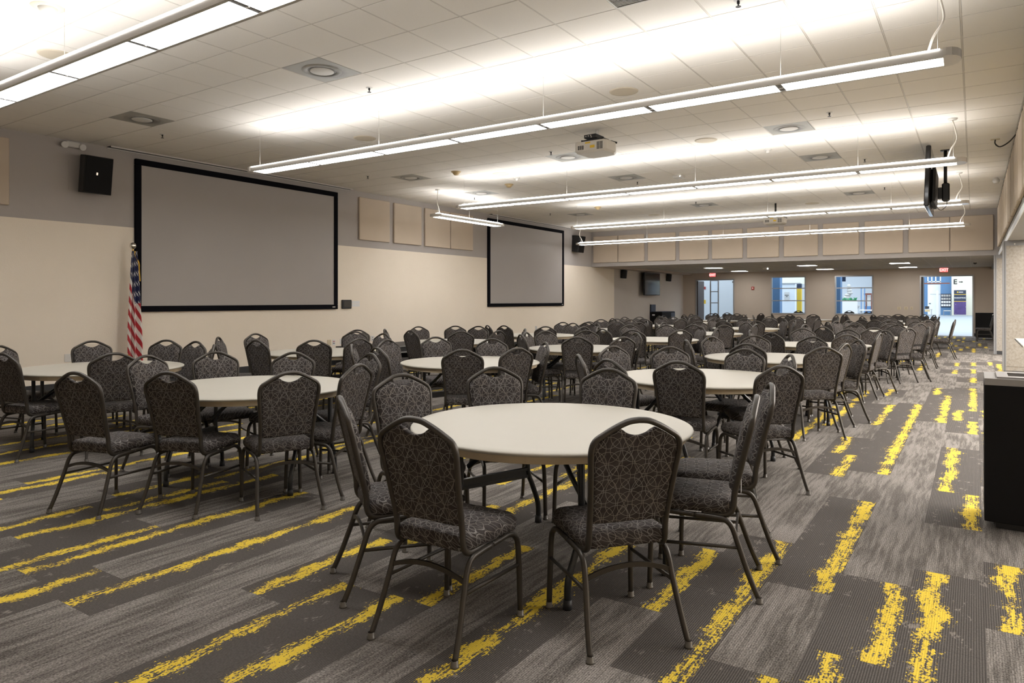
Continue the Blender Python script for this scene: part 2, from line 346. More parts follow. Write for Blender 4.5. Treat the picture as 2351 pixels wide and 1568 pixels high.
PM = {'l': box_mesh('carpet_plank', 'cl', PW, PL, 0.004, 0.0004, 0), 'd': box_mesh('carpet_plank_dark', 'cd', PW, PL, 0.004, 0.0004, 0), 'e': box_mesh('carpet_plank_dark_b', 'cd', PW, PL, 0.004, 0.0004, 0.5)}
planks = []
for k in range(-39, 4):
    xa = X0 + k * PW
    off = offs.get(k, random.random() * PL); prev = 'l'
    j0 = int(math.floor((0.6 - off) / PL))
    for j in range(j0, 36):
        ya = off + j * PL; yc = ya + PL / 2
        if ya + PL > YB or ya < 0.2: continue
        ty = None
        for a, b, u in strip.get(k, []):
            if a - 0.12 < yc < b + 0.12: ty = 'd' if u > 0.52 else 'e'
        if ty is None:
            lim = 0.16 if (yc < 5.5 and xa > -1.6) or yc < 3.0 else (0.52 if prev != 'l' else 0.32)
            ty = random.choice('dde') if random.random() < lim else 'l'
        prev = ty
        d = in_view(xa + PW / 2, yc, 0, 260); planks.append((d if d else 99, xa, ya, ty))
planks.sort()
stuff = {'v': [], 'f': [], 'm': [], 'u': []}
for i, (d, xa, ya, ty) in enumerate(planks):
    if i < 300 and d < 90:
        o = link('carpet_plank', PM[ty], floor); o.location = (xa, ya, 0)
    else:
        n = len(stuff['v']); w = PW - 0.0004; l = PL - 0.0004
        stuff['v'] += [(xa, ya, 0), (xa + w, ya, 0), (xa + w, ya + l, 0), (xa, ya + l, 0)]
        stuff['f'].append((n, n + 1, n + 2, n + 3)); stuff['m'].append(0 if ty == 'l' else 1); s_ = 0.5 if ty == 'e' else 0; stuff['u'] += [s_, 1 + s_, 1 + s_, s_]
me = bpy.data.meshes.new('far_carpet_planks'); me.from_pydata(stuff['v'], [], stuff['f']); me.materials.append(M['cl']); me.materials.append(M['cd'])
me.polygons.foreach_set('material_index', stuff['m']); uv = me.uv_layers.new(name='UVMap')
for i, u in enumerate(stuff['u']): uv.data[i].uv = (u, 0)
tag(link('far_carpet_planks', me, floor), kind='stuff')

# ceiling: board, grid, tiles
GX, GY, TS = -4.366, 4.81, 0.6096
ceiling = structure('ceiling', B().box(XL - 0.2, XR + 0.15, YF, YS + 0.1, ZC + 0.022, ZC + 0.12), 'gap')
g = B()
for i in range(-12, 9):
    x = GX + i * TS
    if x < XR: g.box(x - 0.0065, x + 0.0065, 1.0, YS, ZC + 0.001, ZC + 0.021)
for j in range(-6, 30):
    y = GY + j * TS; g.box(XL, XR, y - 0.0065, y + 0.0065, ZC + 0.0025, ZC + 0.021)
g.build('ceiling_grid', 'grid', ceiling)
DIFF = [(-5.9, 5.12), (-9.55, 5.12), (-9.55, 10.6), (-5.9, 10.6), (-2.24, 10.6), (-5.9, 13.04), (-2.24, 13.04), (-9.55, 13.04), (-9.55, 17.92), (-5.9, 17.92), (-2.24, 17.92)]
GRILL = (-2.24, 5.12)
tb = B().box(0.0085, TS - 0.0085, 0.0085, TS - 0.0085, 0.0, 0.02, skip='t'); tm = bpy.data.meshes.new('ceiling_tile'); tm.from_pydata(tb.v, [], tb.f); tm.materials.append(M['tile'])
tiles = []
for i in range(-13, 8):
    for j in range(-7, 30):
        xa, ya = GX + i * TS, GY + j * TS; cx, cy = xa + TS / 2, ya + TS / 2
        if any(abs(cx - a) < 0.3 and abs(cy - b) < 0.3 for a, b in DIFF + [GRILL]): continue
        d = in_view(cx, cy, ZC, 200); tiles.append((d if d else 99, xa, ya))
tiles.sort(); tg = B()
for n, (d, xa, ya) in enumerate(tiles):
    if n < 300 and d < 90 and xa > XL - 0.05:
        o = link('ceiling_tile', tm, ceiling); o.location = (xa, ya, ZC)
    else:
        x0, x1, y1 = max(xa + 0.0085, XL), min(xa + TS - 0.0085, XR), min(ya + TS - 0.0085, YS)
        if x1 > x0 and y1 > ya: tg.box(x0, x1, ya + 0.0085, y1, ZC, ZC + 0.02, skip='t')
tag(tg.build('far_ceiling_tiles', 'tile', ceiling), kind='stuff')

# left wall: beige below, grey above, daylight greyed into the colour beyond the bulkhead
w = B(); ZP = 2.632
w.cur = 0; w.box(XL - 0.2, XL, YF, 24.77, -0.1, ZP)
w.cur = 1; w.box(XL - 0.2, XL, YF, YS + 0.3, ZP, 4.05)
w.cur = 2; w.box(XL - 0.2, XL - 0.012, 24.77, YB + 0.2, -0.1, 2.9)
structure('wall_left', w, ['beige', 'grey', 'pale'])
structure('baseboard_left', B().box(XL, XL + 0.012, YF, YB, 0, 0.138), 'rubber')
structure('wall_front', B().box(XL - 0.2, 10, YF - 0.2, YF, -0.1, 4.05), 'beige')
structure('wall_bulkhead', B().box(XL, XR + 0.4, YS, YS + 0.25, 2.635, 4.05), 'grey')
structure('ceiling_alcove', B().box(XL - 0.2, 10, YS + 0.25, YB + 0.2, ZLOW, ZLOW + 0.12), 'lceil')
structure('trim_1', B().box(XL, XL + 0.42, YS + 0.25, YB, 2.625, ZLOW), 'taupe')
lg = B()
for i in range(-11, 9): lg.box(GX + i * TS - 0.006, GX + i * TS + 0.006, YS + 0.25, YB, ZLOW - 0.004, ZLOW)
for j in range(31, 46): lg.box(XL + 0.42, XR, GY + j * TS - 0.006, GY + j * TS + 0.006, ZLOW - 0.003, ZLOW)
structure('trim_2', lg, 'grid')
# right header with flat soffit, and the neighbouring room beyond the opening
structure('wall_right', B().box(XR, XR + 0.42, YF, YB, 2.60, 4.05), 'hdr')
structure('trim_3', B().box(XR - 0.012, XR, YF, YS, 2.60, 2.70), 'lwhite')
structure('wall_next_room', B().box(9.8, 10, YF, YB, -0.1, 4.05), 'beige')
structure('ceiling_next_room', B().box(XR + 0.42, 10, YF, YB, ZC, ZC + 0.1), 'tile')
# back wall with two doorways and two windows
holes = [(-11.12, -9.28, -0.1, 2.40), (-7.65, -6.17, 0.79, 2.47), (-5.0, -3.52, 0.79, 2.46), (-1.84, -0.01, -0.1, 2.41)]
xs = sorted({XL - 0.2, 10.0} | {v for h in holes for v in h[:2]}); zs = sorted({-0.1, 2.85} | {v for h in holes for v in h[2:]})
w = B()
for a, b in zip(xs, xs[1:]):
    for c, d in zip(zs, zs[1:]):
        if not any(h[0] <= (a + b) / 2 <= h[1] and h[2] <= (c + d) / 2 <= h[3] for h in holes): w.box(a, b, YB, YB + 0.16, c, d)
structure('wall_back', w, 'taupe')
bb = B()
for a, b in ((XL, -11.12), (-9.28, -1.84), (-0.01, 1.0)): bb.box(a, b, YB - 0.012, YB, 0, 0.12)
structure('baseboard_back', bb, 'rubber')
def win(n, x0, x1, z0, z1):
    o = tag(bpy.data.objects.new('window_%d' % n, None), kind='structure'); COL.objects.link(o)
    y0, y1 = YB - 0.02, YB + 0.10; t = 0.05; f = B()
    f.box(x0, x0 + t, y0, y1, z0, z1).box(x1 - t, x1, y0, y1, z0, z1).box(x0 + t, x1 - t, y0, y1, z1 - t, z1).box(x0 + t, x1 - t, y0, y1, z0, z0 + t)
    f.build('window_frame', 'alum', o); h = (z1 - z0) / 3.16
    bars = [z1 - 1.0 * h, z1 - 2.0 * h - 0.02]
    for z in bars: B().box(x0 + t, x1 - t, y0 + 0.02, y1 - 0.02, z - 0.02, z + 0.02).build('glazing_bar', 'alum', o)
    lv = [z0 + t] + sorted(bars) + [z1 - t]
    for a, b in zip(lv, lv[1:]): B().box(x0 + t, x1 - t, y0 + 0.055, y0 + 0.061, a + (0.02 if a != lv[0] else 0), b - (0.02 if b != lv[-1] else 0)).build('pane', 'glass', o)
win(1, -7.65, -6.17, 0.79, 2.47); win(2, -5.0, -3.52, 0.79, 2.46)
def doorframe(n, x0, x1, z1):
    o = tag(bpy.data.objects.new('door_%d' % n, None), kind='structure'); COL.objects.link(o); t = 0.055
    B().box(x0, x0 + t, YB - 0.03, YB + 0.18, 0, z1).box(x1 - t, x1, YB - 0.03, YB + 0.18, 0, z1).box(x0 + t, x1 - t, YB - 0.03, YB + 0.18, z1 - t, z1).build('door_frame', 'alum', o); return o
d1 = doorframe(1, -11.12, -9.28, 2.40); d2 = doorframe(2, -1.84, -0.01, 2.41)
B().box(-11.06, -11.02, YB + 0.02, YB + 0.93, 0.02, 2.33).build('door_leaf', 'brown', d1)
lf = B().box(-9.385, -9.34, YB + 0.18, YB + 1.02, 0.02, 2.33).build('door_leaf', 'lwhite', d1)
B().box(-9.46, -9.385, YB + 0.25, YB + 0.55, 2.22, 2.30).build('door_closer', 'alum', lf)
B().box(-1.78, -1.735, YB + 0.05, YB + 0.95, 0.02, 2.35).build('door_leaf', 'brown', d2)
sg = B()
for z in (0.75, 1.28, 1.82, 2.35): sg.box(-10.60, -10.20, YB + 0.6, YB + 0.64, z - 0.02, z + 0.02)
for x in (-10.60, -10.22): sg.box(x - 0.025, x + 0.025, YB + 0.59, YB + 0.65, 0, 2.45)
sl = sg.build('sidelight_frame', 'alum', d1)
for a, b in ((0.02, 0.73), (0.77, 1.26), (1.30, 1.80), (1.84, 2.33)): B().box(-10.575, -10.245, YB + 0.615, YB + 0.621, a, b).build('pane', 'glass', sl)
# ---------------------------------------------------------------- suspended linear lights
ZL = 3.29; MOD = 1.2192
def linear_light(label, x0, y, n, cords, along_y=False):
    t = thing('linear_light', label, 'ceiling light', (x0, y, ZL), (-PI / 2 if along_y else PI), 'suspended linear lights')
    L = n * MOD; h = B()
    h.box(0, L, -0.135, -0.108, -0.004, 0.052).box(0, L, 0.108, 0.135, -0.004, 0.052).box(0, L, -0.135, 0.135, 0.052, 0.058)
    h.build('housing', 'lamp', t)
    for k in range(n):
        B().box(k * MOD + 0.028, (k + 1) * MOD - 0.028, -0.107, 0.107, -0.002, 0.004).build('diffuser', 'lens', t)
    for k in range(1, n):
        b = B().box(k * MOD - 0.028, k * MOD + 0.028, -0.107, 0.107, 0.000, 0.05).build('joint_plate', 'jp', t)
        B().box(k * MOD - 0.016, k * MOD + 0.016, -0.020, -0.008, -0.004, 0.000).build('joint_clip', 'white', b)
    for s in (-1, 1):
        B().box(0.02, L - 0.02, min(s * 0.137, s * 0.152), max(s * 0.137, s * 0.145), 0.052, 0.062).build('side_lip', 'edge', t)
    B().loft([[(x, 0.085 * math.cos(PI * i / 6), 0.060 + 0.036 * math.sin(PI * i / 6)) for i in range(7)] for x in (0.03, L - 0.03)], closed=False).build('upper_diffuser', 'uplens', t)
    for a, s in ((0, -1), (L, 1)):
        r = []
        for z in (0.0, 0.062): r.append([(a, -0.15, z)] + [(a + s * (0.02 + 0.10 * math.cos(q)), 0.15 * math.sin(q), z) for q in [(-PI / 2) + PI * i / 8 for i in range(9)]] + [(a, 0.15, z)])
        B().loft(r, True, True).build('end_cap', 'acry', t)
    for k in sorted({0, n} | set(range(1, n, 2))):
        x = min(max(k * MOD, 0.04), L - 0.04)
        B().cyl((x, 0, 0.06), (x, 0, ZC - ZL + 0.01), 0.0016, 6).build('cable', 'wire', t)
    for e in cords:
        x = 0.05 if e == 0 else L - 0.05; s = 1 if e == 0 else -1; H = ZC - ZL
        p = spline([(x + s * 0.06, 0, 0.07), (x + s * 0.02, 0.01, 0.20), (x - s * 0.05, 0.02, 0.32), (x - s * 0.035, 0.01, 0.46), (x, 0, H - 0.02)], 5)
        B().tube(p, 0.009, 6).build('power_cord', 'cord', t)
        B().lathe([(0.001, H - 0.022), (0.055, H - 0.020), (0.065, H)], 16, (x, 0), True).build('ceiling_canopy', 'white', t)
    return t
FY = [2.73, 6.39, 11.27, 16.12, 20.9]
linear_light('nearest suspended light row, running out at the top left of the photo', -0.2, FY[0], 7, (0,))
linear_light('second suspended light row, the one just before the near projector', -0.2, FY[1], 7, (0,))
linear_light('third suspended light row, beyond the near projector, ending before the hanging television', -0.2, FY[2], 7, (0,))
linear_light('fourth suspended light row, crossing in front of the far projector', -0.2, FY[3], 7, (0,))
linear_light('last and longest suspended light row, just before the bulkhead panels', -0.2, FY[4], 9, (0, 9))
linear_light('short suspended light turned lengthwise beside the left wall panels', -10.06, 14.46, 2, (2,), True)

# ---------------------------------------------------------------- things on the main ceiling
def put(name, label, cat, loc, parts, group=None, rz=0.0):
    t = thing(name, label, cat, loc, rz, group)
    for nm, bm, mat in parts: bm.build(nm, mat, t)
    return t
ORD = ['first', 'second', 'third', 'fourth', 'fifth', 'sixth', 'seventh', 'eighth', 'ninth', 'tenth', 'eleventh', 'twelfth']
def line_name(x): return 'screen-wall' if x < -7 else ('middle' if x < -3 else 'aisle')
cnt = {}
for x, y in sorted(DIFF, key=lambda p: p[1]):
    ln = line_name(x); k = cnt[ln] = cnt.get(ln, 0) + 1
    # the aisle line of diffusers starts one bay deeper
    put('ceiling_diffuser', 'square grey air diffuser with pale disc, %s from the camera in the %s line' % (ORD[k - 1], ln), 'air diffuser', (x, y, ZC), [
        ('back_plate', B().box(-0.298, 0.298, -0.298, 0.298, 0.002, 0.012), 'stain'),
        ('throat_ring', B().lathe([(0.215, 0.002), (0.20, -0.007), (0.165, -0.008), (0.15, 0.001)], 28), 'stain'),
        ('disc', B().lathe([(0.001, -0.012), (0.118, -0.012), (0.128, -0.008), (0.124, 0.0)], 28, cap0=True), 'disc')], 'square ceiling air diffusers')
gr = B()
for i in range(24): gr.box(-0.29, 0.29, -0.29 + i * 0.0248, -0.278 + i * 0.0248, 0.0, 0.02)
fr = B().box(-0.3, 0.3, -0.3, -0.285, -0.004, 0.015).box(-0.3, 0.3, 0.285, 0.3, -0.004, 0.015).box(-0.3, -0.285, -0.285, 0.285, -0.004, 0.015).box(0.285, 0.3, -0.285, 0.285, -0.004, 0.015)
put('return_air_grille', 'finely louvred return air grille at the top edge of the photo', 'air grille', (GRILL[0], GRILL[1], ZC), [('louvres', gr, 'stain'), ('grille_frame', fr, 'lamp')])
cnt = {}
for x, y in sorted([(-5.9, 5.83), (-10.15, 5.75), (-10.13, 9.97), (-5.91, 10.04), (-5.9, 13.6), (-10.1, 13.5), (-1.6, 9.99), (-1.61, 13.64), (-1.65, 17.3), (-5.87, 17.2), (-10.15, 17.2), (-1.63, 5.83)], key=lambda p: p[1]):
    ln = line_name(x); k = cnt[ln] = cnt.get(ln, 0) + 1
    b = B().cyl((0, 0, 0), (0, 0, -0.030), 0.012, 8).cyl((0, 0, -0.030), (0, 0, -0.052), 0.006, 6).cyl((0, 0, -0.052), (0, 0, -0.056), 0.022, 10)
    put('sprinkler_head', 'dark pendant sprinkler head, %s from the camera in the %s line' % (ORD[k - 1], ln), 'sprinkler', (x, y, ZC), [
        ('escutcheon', B().lathe([(0.001, -0.006), (0.034, -0.005), (0.040, 0)], 14, cap0=True), 'white'), ('sprinkler', b, 'black')], 'ceiling sprinkler heads')
cnt = {}
for x, y in sorted([(-3.48, 7.62), (-7.8, 7.61), (-3.48, 10.66), (-7.77, 11.26), (-3.48, 19.17), (-7.8, 19.2), (-7.75, 3.29)], key=lambda p: p[1]):
    ln = 'wall-side' if x < -5 else 'aisle-side'; k = cnt[ln] = cnt.get(ln, 0) + 1
    put('ceiling_speaker', 'round cream ceiling speaker, %s from the camera in the %s line' % (ORD[k - 1], ln), 'speaker', (x, y, ZC), [
        ('rim', B().lathe([(0.148, -0.009), (0.165, -0.008), (0.172, 0)], 28), 'cream'), ('grille', B().lathe([(0.001, -0.006), (0.10, -0.007), (0.149, -0.008)], 28, cap0=True), 'cream')], 'round ceiling speakers')
put('eyeball_downlight', 'recessed eyeball downlight with cream ring in the top left corner', 'downlight', (-6.55, 2.71, ZC), [
    ('trim_ring', B().lathe([(0.075, -0.012), (0.12, -0.008), (0.128, 0)], 28), 'cream'), ('eyeball', B().lathe([(0.001, -0.062), (0.03, -0.058), (0.058, -0.042), (0.074, -0.014), (0.076, 0)], 24, cap0=True), 'disc')])
for x, y, lb in ((-2.84, 11.88, 'white smoke detector near the hanging television, between lights'), (-7.75, 11.8, 'white smoke detector between the two yellowed cones'), (-2.86, 20.38, 'white smoke detector close above the far projector'), (-7.77, 20.34, 'white smoke detector just before the left end of the bulkhead')):
    put('smoke_detector', lb, 'smoke detector', (x, y, ZC), [('base', B().lathe([(0.001, -0.018), (0.055, -0.016), (0.066, 0)], 20, cap0=True), 'white'), ('sensor', B().lathe([(0.001, -0.060), (0.020, -0.060), (0.028, -0.050), (0.030, -0.017)], 16, cap0=True), 'white')], 'white smoke detectors')
for k, (x, y) in enumerate(((-8.36, 10.58), (-8.33, 12.37), (-8.38, 16.7))):
    put('motion_sensor', 'yellowed cone shaped sensor on the ceiling, %s from the camera' % ORD[k], 'sensor', (x, y, ZC), [('base', B().lathe([(0.001, -0.02), (0.09, -0.018), (0.098, 0)], 20, cap0=True), 'cone'), ('dome', B().lathe([(0.001, -0.075), (0.04, -0.068), (0.062, -0.045), (0.068, -0.019)], 18, cap0=True), 'cone')], 'yellowed ceiling sensors')
put('wireless_access_point', 'small white square box on the ceiling right of the near projector', 'access point', (-4.92, 13.39, ZC), [('case', B().bbox(-0.10, 0.10, -0.10, 0.10, -0.055, 0, 0.012), 'white'), ('light', B().box(0.05, 0.065, -0.102, -0.10, -0.034, -0.024), 'troff')])
put('ceiling_cover_plate', 'small pale cover plate on a ceiling tile above the second light row', 'cover plate', (-6.93, 7.95, ZC), [('plate', B().bbox(-0.07, 0.07, -0.045, 0.045, -0.006, 0, 0.002), 'lamp')])
# hanging projectors: shell, vents, labels, black mount, drop pole
def projector(label, x, y, drop, pole_mat):
    t = thing('projector', label, 'projector', (x, y, ZC), math.radians(-2), 'ceiling projectors')
    z1 = -drop; z0 = z1 - 0.165; ol = [(-0.25, -0.20), (0.22, -0.20), (0.245, -0.16), (0.25, 0.10), (0.20, 0.22), (0.05, 0.26), (-0.20, 0.26), (-0.25, 0.22)]
    r = []
    for z, s in ((z0, 0.90), (z0 + 0.03, 1.0), (z1 - 0.015, 1.0), (z1, 0.97)): r.append([(a * s, b * s, z) for a, b in ol])
    B().loft(r, True, True).build('shell', 'proj', t)
    v = B()
    for i in range(3):
        for k in range(5): v.box(-0.205 + i * 0.034, -0.178 + i * 0.034, -0.203, -0.199, z0 + 0.05 + k * 0.012, z0 + 0.059 + k * 0.012)
    v.build('intake_vent', 'vent', t); v = B()
    for k in range(6): v.box(0.105, 0.150, -0.203, -0.199, z0 + 0.032 + k * 0.018, z0 + 0.043 + k * 0.018).box(0.156, 0.200, -0.203, -0.199, z0 + 0.032 + k * 0.018, z0 + 0.043 + k * 0.018)
    v.build('exhaust_vent', 'vent', t)
    B().box(-0.085, 0.0, -0.2035, -0.199, z1 - 0.036, z1 - 0.016).build('warning_label', 'yellow', t)
    B().box(-0.005, 0.07, -0.2035, -0.199, z0 + 0.060, z0 + 0.098).build('warning_label', 'yellow', t)
    m = B().box(-0.13, 0.06, -0.15, 0.10, z1 + 0.055, z1 + 0.105).box(-0.19, 0.16, -0.10, 0.06, z1 + 0.008, z1 + 0.045)
    for a, b, c, d in ((-0.19, -0.13, -0.05, -0.02), (0.16, 0.12, 0.24, 0.17), (-0.19, 0.05, -0.23, 0.16), (0.1, -0.1, 0.2, -0.16)): m.tube([(a, b, z1 + 0.03), (c, d, z1 + 0.002)], 0.014, 6)
    mt = m.build('mount', 'black', t)
    for i, (a, zz) in enumerate(((-0.10, 0.082), (-0.06, 0.084), (-0.02, 0.086), (-0.012, 0.064))): B().cyl((a, -0.152, z1 + zz), (a, -0.149, z1 + zz), 0.010, 10).build('bolt', 'chrome', mt)
    B().cyl((0, 0, z1 + 0.10), (0, 0, 0), 0.024, 12).build('drop_pole', pole_mat, t)
    return t
projector('near cream projector hanging below the second light row, with yellow labels', -4.60, 9.14, 0.19, 'white')
projector('far cream projector on a black pole, crossed by the fourth light row', -4.26, 18.62, 0.38, 'black')
# television on a ceiling pole, seen edge-on
t = thing('hanging_television', 'large black television hung from a ceiling pole beside the aisle, seen edge-on', 'television', (-0.4, 13.59, ZC))
s = B().bbox(-0.235, -0.165, -0.84, 0.84, -1.01, -0.05, 0.012).build('screen', 'tvs', t); s.rotation_euler = (0, math.radians(2), 0)
b = B().bbox(-0.166, -0.10, -0.5, 0.5, -0.92, -0.35, 0.03).build('rear_case', 'black', t); b.rotation_euler = (0, math.radians(2), 0)
B().cyl((0, 0, 0), (0, 0, -0.62), 0.026, 12).build('drop_pole', 'black', t)
B().bbox(-0.05, 0.06, -0.08, 0.08, -0.85, -0.55, 0.02).box(-0.11, -0.05, -0.06, 0.06, -0.80, -0.62).build('mount', 'black', t)
B().bbox(-0.07, 0.07, -0.07, 0.07, -0.012, 0, 0.003).build('ceiling_plate', 'black', t)
B().tube(spline([(0.02, 0, -0.85), (0.015, -0.05, -0.93), (-0.06, -0.08, -1.0), (-0.12, -0.1, -0.95)], 4), 0.005, 5).build('cable', 'black', t)
t = thing('power_outlet_with_cord', 'black cord plugged into the ceiling and drooping to the right wall', 'cord', (0.27, 13.09, ZC))
B().bbox(-0.06, 0.06, -0.04, 0.04, -0.006, 0, 0.002).build('outlet_plate', 'ivory', t)
B().tube(spline([(0, 0, -0.005), (0, 0, -0.07), (0.06, -0.1, -0.14), (0.16, -0.3, -0.12), (0.235, -0.5, -0.06)], 5), 0.010, 6).build('cord', 'black', t)
put('motion_camera', 'white swivel motion detector on the ceiling by the right header', 'sensor', (0.37, 17.21, ZC), [('bracket', B().box(-0.02, 0.13, -0.02, 0.02, -0.05, -0.03), 'white'), ('ball', B().lathe([(0.001, -0.12), (0.04, -0.115), (0.062, -0.08), (0.062, -0.045), (0.03, 0)], 16, cap0=True), 'white')])

# ---------------------------------------------------------------- left wall
def wall_screen(label, y0, y1, z0, z1):
    t = thing('projection_screen', label, 'projection screen', (XL, y0, z0), 0, 'fixed projection screens'); L = y1 - y0; H = z1 - z0; b = 0.10
    B().box(0.015, 0.035, b - 0.01, L - b + 0.01, b - 0.01, H - b + 0.01).build('surface', 'screen', t)
    for nm, a in (('lower_bar', (0, L, 0, b)), ('upper_bar', (0, L, H - b, H)), ('side_bar', (0, b, b, H - b)), ('side_bar', (L - b, L, b, H - b))):
        B().bbox(0.0, 0.055, a[0], a[1], a[2], a[3], 0.006).build(nm, 'velvet', t)
    B().box(0.055, 0.057, L - 0.16, L - 0.08, 0.035, 0.06).build('maker_badge', 'wire', t)
wall_screen('large grey projection screen with black frame, the nearer one beside the flag', 6.15, 10.58, 1.22, 3.79)
wall_screen('farther grey projection screen with black frame, beyond the four wall panels', 16.27, 20.70, 1.22, 3.79)
for lb, y0, y1 in (('long slot housing in the ceiling edge above the nearer screen', 5.71, 10.94), ('long slot housing in the ceiling edge above the farther screen', 16.35, 21.5)):
    put('shade_slot', lb, 'slot', (XL, y0, ZC), [('slot_box', B().box(0.02, 0.13, 0, y1 - y0, -0.012, -0.002), 'black'), ('lip', B().box(0.13, 0.142, 0, y1 - y0, -0.022, 0), 'lamp'), ('lip', B().box(0.005, 0.02, 0, y1 - y0, -0.03, 0), 'lamp')], 'shade slots above the screens')
def panel(label, group, fn):
    t = tag(fn.build('acoustic_panel', 'panel'), label, 'acoustic panel', group); return t
LP = [(3.28, 4.33), (11.23, 12.22), (12.37, 13.37), (13.51, 14.52), (14.56, 15.54)]
for k, (a, b) in enumerate(LP):
    panel('beige acoustic panel on the left wall, cut by the left photo edge' if k == 0 else 'beige acoustic panel between the two screens, %s from the nearer screen' % ORD[k - 1], 'acoustic panels on the left wall', B().bbox(XL, XL + 0.05, a, b, 2.80, 3.775, 0.010))
SP = [(-11.63, -10.66), (-10.63, -9.64), (-9.5, -8.5), (-8.36, -7.37), (-7.24, -6.24), (-6.1, -5.12), (-4.97, -3.98), (-3.84, -2.85), (-2.70, -1.71), (-1.57, -0.575), (-0.56, 0.43)]
for k, (a, b) in enumerate(SP): panel('beige acoustic panel on the far bulkhead, %s from the left' % ORD[k], 'acoustic panels on the bulkhead', B().bbox(a, b, YS - 0.05, YS, 2.775, 3.735, 0.012))
for k in range(12):
    a = 21.0 - k * 1.14; panel('beige acoustic panel seen edge-on along the right header, %s from the bulkhead' % ORD[k], 'acoustic panels on the right header', B().bbox(XR - 0.055, XR, a, a + 1.0, 2.80, 3.80, 0.012))
def speaker(label, y, z, w, h, d, plate, out, ang, tilt, badge=True):
    t = thing('wall_speaker', label, 'speaker', (XL, y, z), 0, 'black wall speakers')
    r = []
    for yy, s in ((-d, 0.62), (-d * 0.45, 1.0), (-0.02, 1.0), (0, 0.96)): r.append([(-w / 2 * s, yy, -h / 2 * (s if s > .9 else 0.96)), (w / 2 * s, yy, -h / 2 * (s if s > .9 else 0.96)), (w / 2 * s, yy, h / 2 * (s if s > .9 else 0.96)), (-w / 2 * s, yy, h / 2 * (s if s > .9 else 0.96))])
    m = Matrix.Translation((out + d * 0.6, 0.0, 0)) @ Matrix.Rotation(math.radians(ang - 90), 4, 'Z') @ Matrix.Rotation(math.radians(-tilt), 4, 'X')
    c = B().loft(r, True, True).build('cabinet', 'black', t); c.matrix_local = m
    g = B().bbox(-w / 2 + 0.012, w / 2 - 0.012, -0.004, 0.010, -h / 2 + 0.012, h / 2 - 0.012, 0.003).build('grille', 'binb', t); g.matrix_local = m
    if badge: bd = B().box(0.02, 0.045, 0.010, 0.012, 0.0, 0.04).build('badge', 'chrome', t); bd.matrix_local = m
    B().box(0.006, out, -0.03, 0.03, -0.05, 0.05).tube([(out * 0.5, 0, 0), (out + d * 0.3, 0, 0)], 0.02, 8).build('bracket', 'black', t)
    if plate:
        B().box(0, 0.006, -0.30, 0.22, -0.23, 0.23).build('wall_plate', 'grey', t)
        B().tube([(0.008, -0.10, 0.12), (0.05, -0.06, 0.08), (0.12, -0.01, 0.05)], 0.006, 5).build('cable', 'black', t)
speaker('black wall speaker left of the nearer screen, high under the ceiling', 5.44, 3.37, 0.42, 0.58, 0.36, True, 0.10, 0, 8)
speaker('black wall speaker high in the corner beside the bulkhead', 21.49, 3.36, 0.42, 0.58, 0.36, True, 0.10, 0, 8)
speaker('small black wall speaker left of the far wall television', 25.45, 2.44, 0.22, 0.34, 0.2, False, 0.08, 10, 6, False)
speaker('small black wall speaker right of the far wall television', 30.35, 2.43, 0.22, 0.34, 0.2, False, 0.08, 10, 6, False)
t = thing('wall_television', 'glossy black television on the left wall past the bulkhead', 'television', (XL, 28.0, 2.10))
B().bbox(0.20, 0.27, -0.84, 0.84, -0.48, 0.48, 0.01).build('bezel', 'black', t)
B().box(0.27, 0.274, -0.81, 0.81, -0.45, 0.45).build('screen', 'tvs', t); B().box(0.0, 0.20, -0.2, 0.2, -0.15, 0.15).build('wall_bracket', 'black', t)
t = thing('emergency_light', 'white twin head emergency light where left wall meets ceiling', 'emergency light', (XL, 5.18, 3.84))
B().bbox(0.0, 0.07, -0.10, 0.10, -0.045, 0.045, 0.012).build('case', 'white', t)
for s in (-1, 1): B().cyl((0.03, s * 0.12, -0.01), (0.10, s * 0.13, -0.03), 0.045, 14, 0.05).build('lamp_head', 'white', t)
put('touch_panel', 'black touch control panel right of the nearer screen', 'control panel', (XL, 10.86, 1.325), [('bezel', B().bbox(0, 0.04, -0.14, 0.14, -0.10, 0.10, 0.008), 'black'), ('display', B().box(0.04, 0.042, -0.09, 0.12, -0.06, 0.075), 'vent')])
put('notice', 'white two-part notice beside the black touch panel', 'notice', (XL, 11.15, 1.335), [('sheet', B().box(0.002, 0.008, -0.12, 0.12, 0.004, 0.065), 'paper'), ('sheet', B().box(0.002, 0.008, -0.12, 0.12, -0.065, -0.002), 'paper')])
def plate(label, y, z, w, h, mat, dots=None, wall='L'):
    t = thing('outlet_plate', label, 'outlet', (XL, y, z) if wall == 'L' else (y, YB, z), 0 if wall == 'L' else -PI / 2, 'wall outlets and switches')
    B().bbox(0, 0.010, -w / 2, w / 2, -h / 2, h / 2, 0.003).build('cover', mat, t)
    for (a, b, m) in dots or [(0, 0.025, 'vent'), (0, -0.025, 'vent')]: B().box(0.010, 0.012, a - 0.010, a + 0.010, b - 0.010, b + 0.010).build('socket', m, t)
plate('ivory blank outlet plate low on the wall under the nearer screen', 10.37, 0.49, 0.11, 0.125, 'ivory', [(0, 0, 'ivory')])
plate('white jack plate with red and dark sockets beside the ivory plate', 10.50, 0.49, 0.08, 0.125, 'paper', [(-0.015, 0.02, 'red'), (0.015, 0.02, 'red'), (-0.015, -0.02, 'vent'), (0.015, -0.02, 'vent')])
plate('white double outlet right of the red jack plate', 10.74, 0.5, 0.12, 0.125, 'paper')
plate('white outlet above the left end of the stage', 11.68, 0.52, 0.12, 0.125, 'white')
plate('white outlet behind the chairs left of the flag', 5.16, 0.52, 0.16, 0.125, 'white', [(0, 0, 'white')])
